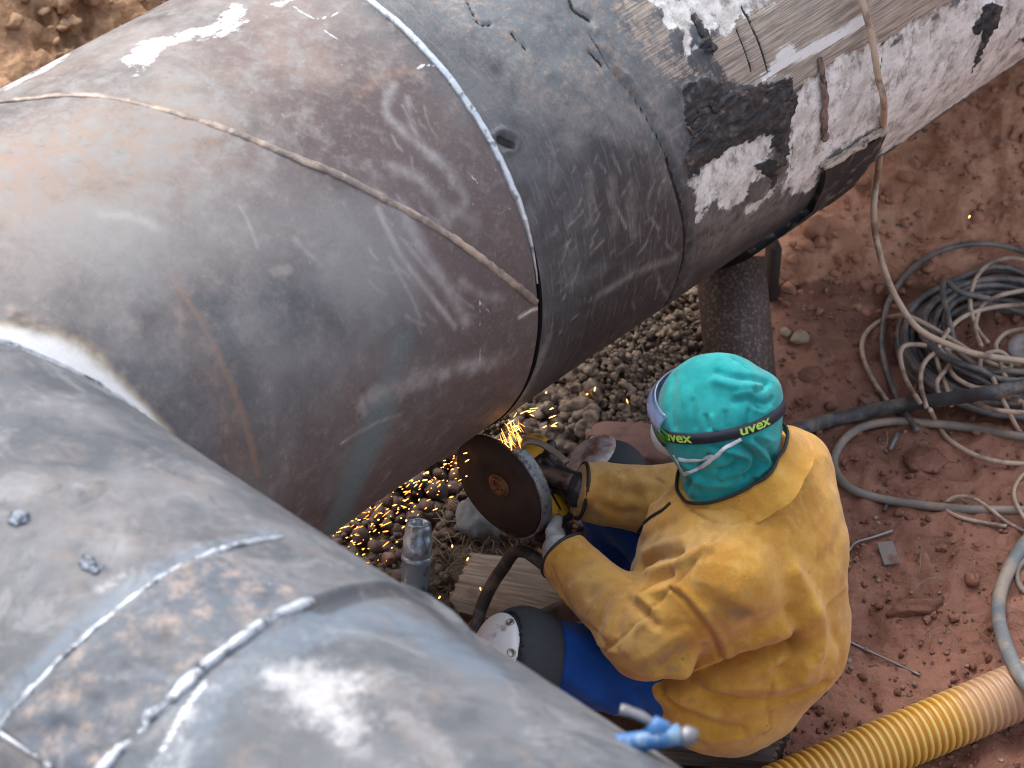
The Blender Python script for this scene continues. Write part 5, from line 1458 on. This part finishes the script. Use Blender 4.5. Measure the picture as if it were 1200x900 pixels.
# knee pads: foam cup, plastic cap, rivets, strap
def knee_pad(kn, hip, ank, capmat, lab, u, R0_, ks):
    kp = thing('knee_pad', None, None, kn); kp.parent = person; kp.location = kn - BASE[person.name]; BASE[kp.name] = kn
    if lab: kp['label'] = lab
    u = np.array(u, float); u /= np.linalg.norm(u)                        # outward over the knee
    t = kn - hip; t /= np.linalg.norm(t)
    sd_ = np.cross(u, t); sd_ /= np.linalg.norm(sd_); t = np.cross(sd_, u)
    M = np.stack([u, t, sd_], 1)
    def leg(P): return smin(rc(P, hip, kn, .100, R0_), rc(P, kn, ank, R0_ - .004, .053), .03)
    def foam(P):
        q = P - kn.astype(np.float32)
        shell = smax(leg(P) - .017, -(leg(P) - .002), .004)
        d = smax(shell, ell(P, kn + u * .02 - t * .01, (.11 * ks, .10 * ks, .11 * ks), M), .012)
        rim = np.abs(ell(P, kn + u * .03 - t * .01, (.11 * ks, .095 * ks, .11 * ks), M) + .012) - .008
        return smin(d, smax(smax(leg(P) - .026, -(leg(P) - .002), .004), smax(rim, -((P - kn) @ u.astype(np.float32)) - .05, .01), .006), .006)
    V, F = snet(foam, kn - .17, kn + .17, .0046); mk('foam_cup', relax(V, F, 1), F, M_PAD, kp)
    def cap(P):
        shell = smax(leg(P) - .030, -(leg(P) - .019), .004)
        return smax(shell, ell(P, kn + u * .085 * ks + t * .012, (.09 * ks, .082 * ks, .082 * ks), M), .006)
    V, F = snet(cap, kn - .19, kn + .19, .0038); V = relax(V, F, 1); mk('cap', V, F, capmat, kp)
    tr = bvh(V, F)
    for a in (.5, 2.6, 3.7, 5.8):
        d = u * .75 + t * .5 * math.cos(a) + sd_ * .5 * math.sin(a); d /= np.linalg.norm(d)
        h = tr.ray_cast(Vector(kn + d * .3), Vector(-d))
        if h[0] is None: continue
        b_ = MB(); b_.add(*lathe(np.array(h[0]), np.array(h[1]), [(-.001, .0085), (.002, .0085), (.0028, .0065), (.0008, .0045), (.0008, 0)], 16)); mk('rivet', np.concatenate(b_.V), b_.F, simple('dull_rivet', (.35, .34, .3), .35, .8, .2, 60, 0), kp)
    return kp
knee_pad(KNL, HIPL, ANL, M_CAP, 'clean white capped knee pad', (-.72, -.25, .62), .076, .95)
knee_pad(KNR, HIPR, ANR, M_CAPR, 'white knee pad smeared with red mud', (-.45, -.1, .88), .068, .74)

# ------------------------------------------------------------------ the angle grinder
JC = PJ + D1 * SC
def on_plane(px, py, off=0.0):
    d = ray(px, py); return CC + d * (((JC + D1 * off - CC) @ D1) / (d @ D1))
DC = on_plane(585, 569)
GR = thing('angle_grinder', 'yellow angle grinder with dark cutting disc and grey steel guard held against the pipe', 'angle grinder', DC)
RD = .113
M_DISC = NM('worn_cutting_disc')
q_ = M_DISC.noise(90, 4, .7); q2 = M_DISC.noise(14, 4, .5)
M_DISC.set(Base_Color=M_DISC.mix(M_DISC.ramp(q2, .35, .7), M_DISC.mix(q_, (.012, .011, .0105), (.03, .026, .023)), (.042, .032, .026)), Roughness=.65); M_DISC.bump(q_, .4, .002); M_DISC = M_DISC.m
M_GUARD = simple('scratched_guard_steel', (.20, .22, .24), .42, .5, .2, 50, .3, (.06, .065, .072), .42, 70)
M_YEL = simple('scuffed_yellow_housing', (.62, .33, .02), .42, 0, .2, 30, .2, (.12, .08, .04), .38, 25)
M_BLK = simple('black_plastic', (.02, .02, .022), .45, 0, .3, 40, .3)
M_BRASS = simple('brown_clamp_nut', (.2, .115, .06), .45, .6, .3, 60, .3)
M_RUST = simple('rusty_steel_tube', (.12, .075, .055), .55, .4, .45, 40, .5, (.03, .025, .025), .45, 25)
b_ = MB(); b_.add(*lathe(DC, -D1, [(-.003, .018), (-.003, RD - .001), (-.0018, RD), (.0018, RD), (.003, RD - .001), (.003, .046), (.0015, .043), (0, .028), (0, .016)], 72)); b_.build('cutting_disc', M_DISC, GR)
b_ = MB(); b_.add(*lathe(DC, -D1, [(-.003, 0), (-.003, .027), (.002, .027), (.003, .026), (.003, .021), (.0065, .020), (.007, .019), (.007, .007), (.003, .006), (.003, 0)], 40)); b_.build('clamp_nut', M_BRASS, GR)
for a in (0, 2.1, 4.2):
    e2 = np.cross(D1, E1)
    b_ = MB(); b_.add(*lathe(DC - D1 * .0068 + (E1 * math.cos(a) + UPZ * math.sin(a)) * .0135, -D1, [(0, .0028), (.0006, .0028), (.0006, 0)], 10)); b_.build('nut_hole', M_BLK, GR)
# guard: a drum wall with a back plate
ga = np.linspace(math.radians(-84), math.radians(72), 60)
prof = [(-.005, .1165), (-.005, .1195), (-.003, .122), (.021, .122), (.0235, .1195), (.0235, .045), (.021, .045), (.021, .1185), (-.0025, .1185)]
V = []; 
for t_, r0_ in prof: V.append(DC + D1 * t_ + (np.cos(ga)[:, None] * E1 + np.sin(ga)[:, None] * UPZ) * r0_)
V = np.concatenate(V); n = len(ga); k = len(prof); Fg = []
for i in range(k):
    for j in range(n - 1):
        i2 = (i + 1) % k; Fg.append((i * n + j, i * n + j + 1, i2 * n + j + 1, i2 * n + j))
Fg.append(tuple(i * n for i in range(k))); Fg.append(tuple(i * n + n - 1 for i in reversed(range(k))))
mk('guard', V, Fg, M_GUARD, GR)
GH = DC + D1 * .066
HB = on_plane(652, 622, .07)                                                 # rear grip
bx = HB - GH; bl = np.linalg.norm(bx); bx /= bl
by = np.cross(D1, bx)
def head_sdf(P):
    d = rc(P, DC + D1 * .040, GH + D1 * .036 + UPZ * .012, .034, .046)
    d = smin(d, rc(P, GH + D1 * .02, GH + D1 * .012 + bx * (bl * .45), .042, .043), .015)
    return d
V, F = snet(head_sdf, GH - .14, GH + .14, .005); mk('gear_head', relax(V, F, 1), F, M_YEL, GR)
b_ = MB(); b_.add(*lathe(GH + bx * bl * .40, bx, [(0, .0), (0, .046), (.004, .049), (bl * .40, .049), (bl * .44, .042), (bl * .44, .0)], 32)); b_.build('motor_housing', M_YEL, GR)
for a in np.linspace(0, 2 * np.pi, 13)[:-1]:
    r_ = math.cos(a) * D1 + math.sin(a) * by
    b_ = MB(); b_.add(*box(GH + bx * bl * .58 + r_ * .049, bx, np.cross(r_, bx), r_, .018, .0022, .0015)); b_.build('vent_slot', M_BLK, GR, smooth=False)
b_ = MB(); b_.add(*lathe(GH + bx * bl * .82, bx, [(0, 0), (0, .036), (.006, .036), (.02, .027), (.09, .025), (.105, .020), (.105, 0)], 28)); b_.build('rear_grip', M_BLK, GR)
HT0 = on_plane(627, 551, .085) - CF * .045; HT1 = HT0 + np.array([.074, -.034, -.004])
ta = HT1 - HT0; tl = np.linalg.norm(ta); ta /= tl
b_ = MB(); b_.add(*lathe(HT0 - ta * .01, ta, [(0, 0), (0, .0185), (.008, .0195), (.012, .0175), (tl - .006, .0175), (tl, .019), (tl + .008, .019), (tl + .008, .0145), (tl * .4, .0145), (tl * .4, 0)], 28)); b_.build('side_handle', M_RUST, GR)
bl_pts = [on_plane(606, 524, .05), on_plane(618, 517, .07), on_plane(634, 520, .085), on_plane(650, 530, .09), on_plane(664, 542, .085)]
V, F = tube(catmull(np.array(bl_pts), 6), .0085, 10, flat=.6); mk('bail_handle', V, F, simple('grey_worn_bracket', (.2, .17, .14), .6, .4, .35, 40, .4), GR)
# hose from the rear grip, arching over the board
hp = [HB + bx * .07, HB + bx * .085 + np.array([-.02, -.02, -.02]), P_((612, 645, .33)), P_((588, 668, .24)), P_((570, 698, .16)), P_((560, 730, .10)), P_((562, 770, .06)), P_((585, 830, .03))]
V, F = tube(catmull(np.array(hp), 10), .0135, 12); mk('supply_hose', V, F, M_HOSEB, GR)

# gloves: palm, five bent fingers each
def glove(el, wr, kn, axis_p, axis_d, rad, palm_w, mat_back, curl, lab, thumb_sign, side, order=1):
    """wrist, knuckle centre; the fingers close round the line axis_p + t*axis_d of radius rad"""
    ad = axis_d / np.linalg.norm(axis_d)
    prims = []
    pd = kn - wr; pd /= np.linalg.norm(pd)
    for o in (-1, 0, 1): prims.append((wr + ad * o * .014, kn + ad * o * palm_w * .36, .021, .017))
    c_ = axis_p + ad * ((kn - axis_p) @ ad); ur = kn - c_; ur /= np.linalg.norm(ur); vr = np.cross(ad, ur) * curl
    fing = []
    for i, (o, lf) in enumerate(((-1.5, .82), (-.5, .98), (.5, 1.0), (1.5, .9))):
        base = kn + ad * o * palm_w * .29 * order
        pts = [base]
        ang = 0
        for j, da in enumerate((.85, .75, .55)):
            ang += da * lf * (1 + .06 * i)
            cc2 = c_ + ad * (o * palm_w * .27 * order + .003 * math.sin(i * 2 + j))
            pts.append(cc2 + (ur * math.cos(ang) + vr * math.sin(ang)) * (rad + .010))
        fing.append(pts)
    tb = [wr + pd * .03 + side * .02, wr + pd * .055 + side * .04, c_ + ad * thumb_sign * palm_w * .62 + (ur * math.cos(-.5) + vr * math.sin(-.5)) * (rad + .012), c_ + ad * thumb_sign * palm_w * .5 + (ur * math.cos(-1.2) + vr * math.sin(-1.2)) * (rad + .011)]
    def f(P):
        d = None
        for a, b, r1, r2 in prims:
            q = rc(P, a, b, r1, r2); d = q if d is None else smin(d, q, .014)
        d = smin(d, rc(P, wr + (el - wr) / np.linalg.norm(el - wr) * .05, wr, .032, .033), .012)
        for pts in fing:
            q = None
            for j in range(3):
                s_ = rc(P, pts[j], pts[j + 1], .0112 - .0008 * j, .0104 - .0008 * j); q = s_ if q is None else np.minimum(q, s_)
            d = smin(d, q, .004)
        q = None
        for j in range(3):
            s_ = rc(P, tb[j], tb[j + 1], .0145 - .0015 * j, .013 - .0015 * j); q = s_ if q is None else np.minimum(q, s_)
        return smin(d, q, .006)
    allp = np.array([wr - pd * .08, kn] + [p for ps in fing for p in ps] + tb)
    V, F = snet(f, allp.min(0) - .04, allp.max(0) + .04, .0028)
    V = relax(V, F, 1)
    V = V + vnormals(V, F) * (.0012 * fbm(V * 60, 2, 101))[:, None]
    q = V - axis_p; q = np.linalg.norm(q - (q @ ad)[:, None] * ad, axis=1)
    dip = sstep(rad + .030, rad + .022, q + .004 * fbm(V * 80, 2, 103))
    return mk('glove', V, F, mat_back, person, attrs={'dip': dip}), c_, ur, vr
def glove_mat(c_, ad, ur, vr, base, nm, black, p0):
    """knit back, rubber dipped fingers: by position round the grip, in the glove's own coordinates"""
    return base
gp = HB + bx * .028
gl, *_r = glove(L_EL, L_CU + (L_CU - L_EL) / np.linalg.norm(L_CU - L_EL) * .012, gp + (L_CU - gp) / np.linalg.norm(L_CU - gp) * .040, gp, bx, 0.027, .085, M_GLOVE, 1, '', -1, -bx)
wr2 = R_CU + (R_CU - R_EL) / np.linalg.norm(R_CU - R_EL) * .004
gp2 = GH + D1 * .02 - bx * .012
gr, *_r = glove(R_EL, wr2, gp2 + (wr2 - gp2) / np.linalg.norm(wr2 - gp2) * .058, gp2, bx, .050, .072, M_PALM, 1, '', -1, -bx)
# dark cuffs of the sleeves
for cu, el, r_ in ((L_CU, L_EL, .0545), (R_CU, R_EL, .0585)):
    a = (cu - el) / np.linalg.norm(cu - el)
    b_ = MB(); b_.add(*lathe(cu - a * .004, a, [(0, r_ - .002), (.002, r_ + .001), (.006, r_ + .0005), (.008, r_ - .003), (.004, r_ - .008)], 36)); b_.build('cuff_trim', M_BLACKT, person)

# ------------------------------------------------------------------ sparks
def spark_mat(nm, col, s_):
    m = bpy.data.materials.new(nm); m.use_nodes = True; t = m.node_tree; t.nodes.clear()
    e = t.nodes.new('ShaderNodeEmission'); e.inputs[0].default_value = (*col, 1); e.inputs[1].default_value = s_
    o = t.nodes.new('ShaderNodeOutputMaterial'); t.links.new(e.outputs[0], o.inputs[0]); return m
rs = np.random.default_rng(17)
CT = on_plane(577, 505)
def sparks(name, n, gen, mat):
    b = MB()
    for i in range(n):
        p, d, l, r = gen(i)
        L = [p - d * l / 2, p - d * l * .2, p + d * l * .25, p + d * l / 2]
        V, F = tube(np.array(L), [r * .35, r, r * .9, r * .3], 6); b.add(V, F)
    return tag(b.build(name, mat, None), kind='stuff')
def stream(i):
    u = rs.uniform(0, 1) ** .8
    px, py = 560 - 165 * u + rs.normal(0, 8), 522 + 88 * u + abs(rs.normal(0, 1)) * (10 + 28 * u)
    p = atz(px, py, max(.05, .52 - .42 * u + rs.normal(0, .05)))
    d = np.array([-.75, .1, -.5]) + rs.normal(0, .22, 3); d /= np.linalg.norm(d)
    return p, d, float(np.exp(rs.normal(-5.2, .65))), rs.uniform(.0006, .0014)
def fan(i):
    a = rs.uniform(0, 1)
    px, py = 588 + rs.uniform(0, 24), 497 + rs.uniform(0, 26)
    p = on_plane(px, py, rs.uniform(-.01, .03)); d = np.array([.45, -.25, -.75]) + rs.normal(0, .25, 3); d /= np.linalg.norm(d)
    return p, d, rs.uniform(.012, .036), rs.uniform(.0003, .0007)
def fan2(i):
    px, py = 598 + rs.uniform(0, 55), 478 + rs.uniform(0, 28)
    p = on_plane(px, py, rs.uniform(0, .06)); d = np.array([.8, .1, .25]) + rs.normal(0, .2, 3); d /= np.linalg.norm(d)
    return p, d, rs.uniform(.006, .018), rs.uniform(.0005, .001)
def stray(i):
    px, py = [(455, 690), (530, 640), (548, 655), (585, 693), (563, 690), (640, 460), (693, 476), (697, 456), (1136, 254), (545, 590), (476, 610), (515, 700), (688, 462), (735, 470)][i]
    p = gpt(px, py, .03 + .05 * (i % 3)); d = np.array([-.3, .1, -.8]) + rs.normal(0, .3, 3); d /= np.linalg.norm(d)
    return p, d, rs.uniform(.004, .014), rs.uniform(.0011, .0018)
M_HOT, M_ORG = spark_mat('white_hot_spark', (1, .46, .11), 2.6), spark_mat('orange_spark', (1, .33, .05), 1.6)
sparks('sparks', 60, stream, M_HOT); sparks('sparks', 120, stream, M_ORG); sparks('sparks', 16, fan, M_HOT); sparks('sparks', 26, fan, M_ORG); sparks('sparks', 18, fan2, M_HOT); sparks('sparks', 14, stray, M_HOT)

# ------------------------------------------------------------------ electrode holder lying on the near pipe
M_BLUEP = simple('faded_blue_plastic', (.03, .13, .33), .5, 0, .2, 40, .2, (.2, .3, .4), .3, 25)
M_ALU = simple('dull_cast_metal', (.2, .2, .21), .45, .6, .3, 40, .4)
s1_, t1_ = cyl_hit(738, 872, D2, E2)
h0 = cyl_pt(s1_, t1_, D2, E2, PR + .02)
def near(px, py, ref):                                                   # the point on this line of sight as far away as ref
    d = ray(px, py); return CC + d * ((ref - CC) @ CF)
EH = thing('electrode_holder', 'blue handled welding clamp lying across the edge of the near pipe at the bottom', 'welding clamp', h0)
ha, hb = near(722, 873, h0), near(796, 861, h0)
ax = hb - ha; L_ = np.linalg.norm(ax); ax /= L_
prof = [(0, .008), (0, .014)]
for k in range(9): prof += [(L_ * (.04 + .1 * k), .0155), (L_ * (.09 + .1 * k), .0140)]
prof += [(L_, .0165), (L_ + .002, .012), (L_ + .002, 0)]
b_ = MB(); b_.add(*lathe(ha, ax, prof, 20)); b_.build('grip', M_BLUEP, EH)
k0 = near(772, 852, h0)
V, F = tube(np.array([near(762, 861, h0), k0, near(784, 855, h0)]), [.012, .017, .010], 12); mk('lever_boss', V, F, M_BLUEP, EH)
V, F = tube(catmull(np.array([near(727, 831, h0), near(738, 834, h0), near(755, 841, h0), near(772, 852, h0)]), 5), [.0095] * 5 + [.0085] * 6 + [.0075] * 5, 12, flat=.7); mk('lever', V, F, M_ALU, EH)
V, F = tube(np.array([near(796, 862, h0), near(803, 863, h0), near(812, 866, h0), near(815, 870, h0)]), [.012, .0165, .0155, .006], 12); mk('jaw', V, F, M_ALU, EH)
V, F = tube(catmull(np.array([near(732, 872, h0), near(722, 876, h0), near(712, 888, h0), near(705, 910, h0), near(700, 960, h0)]), 6), .0075, 10); mk('cable', V, F, M_TAN, EH)
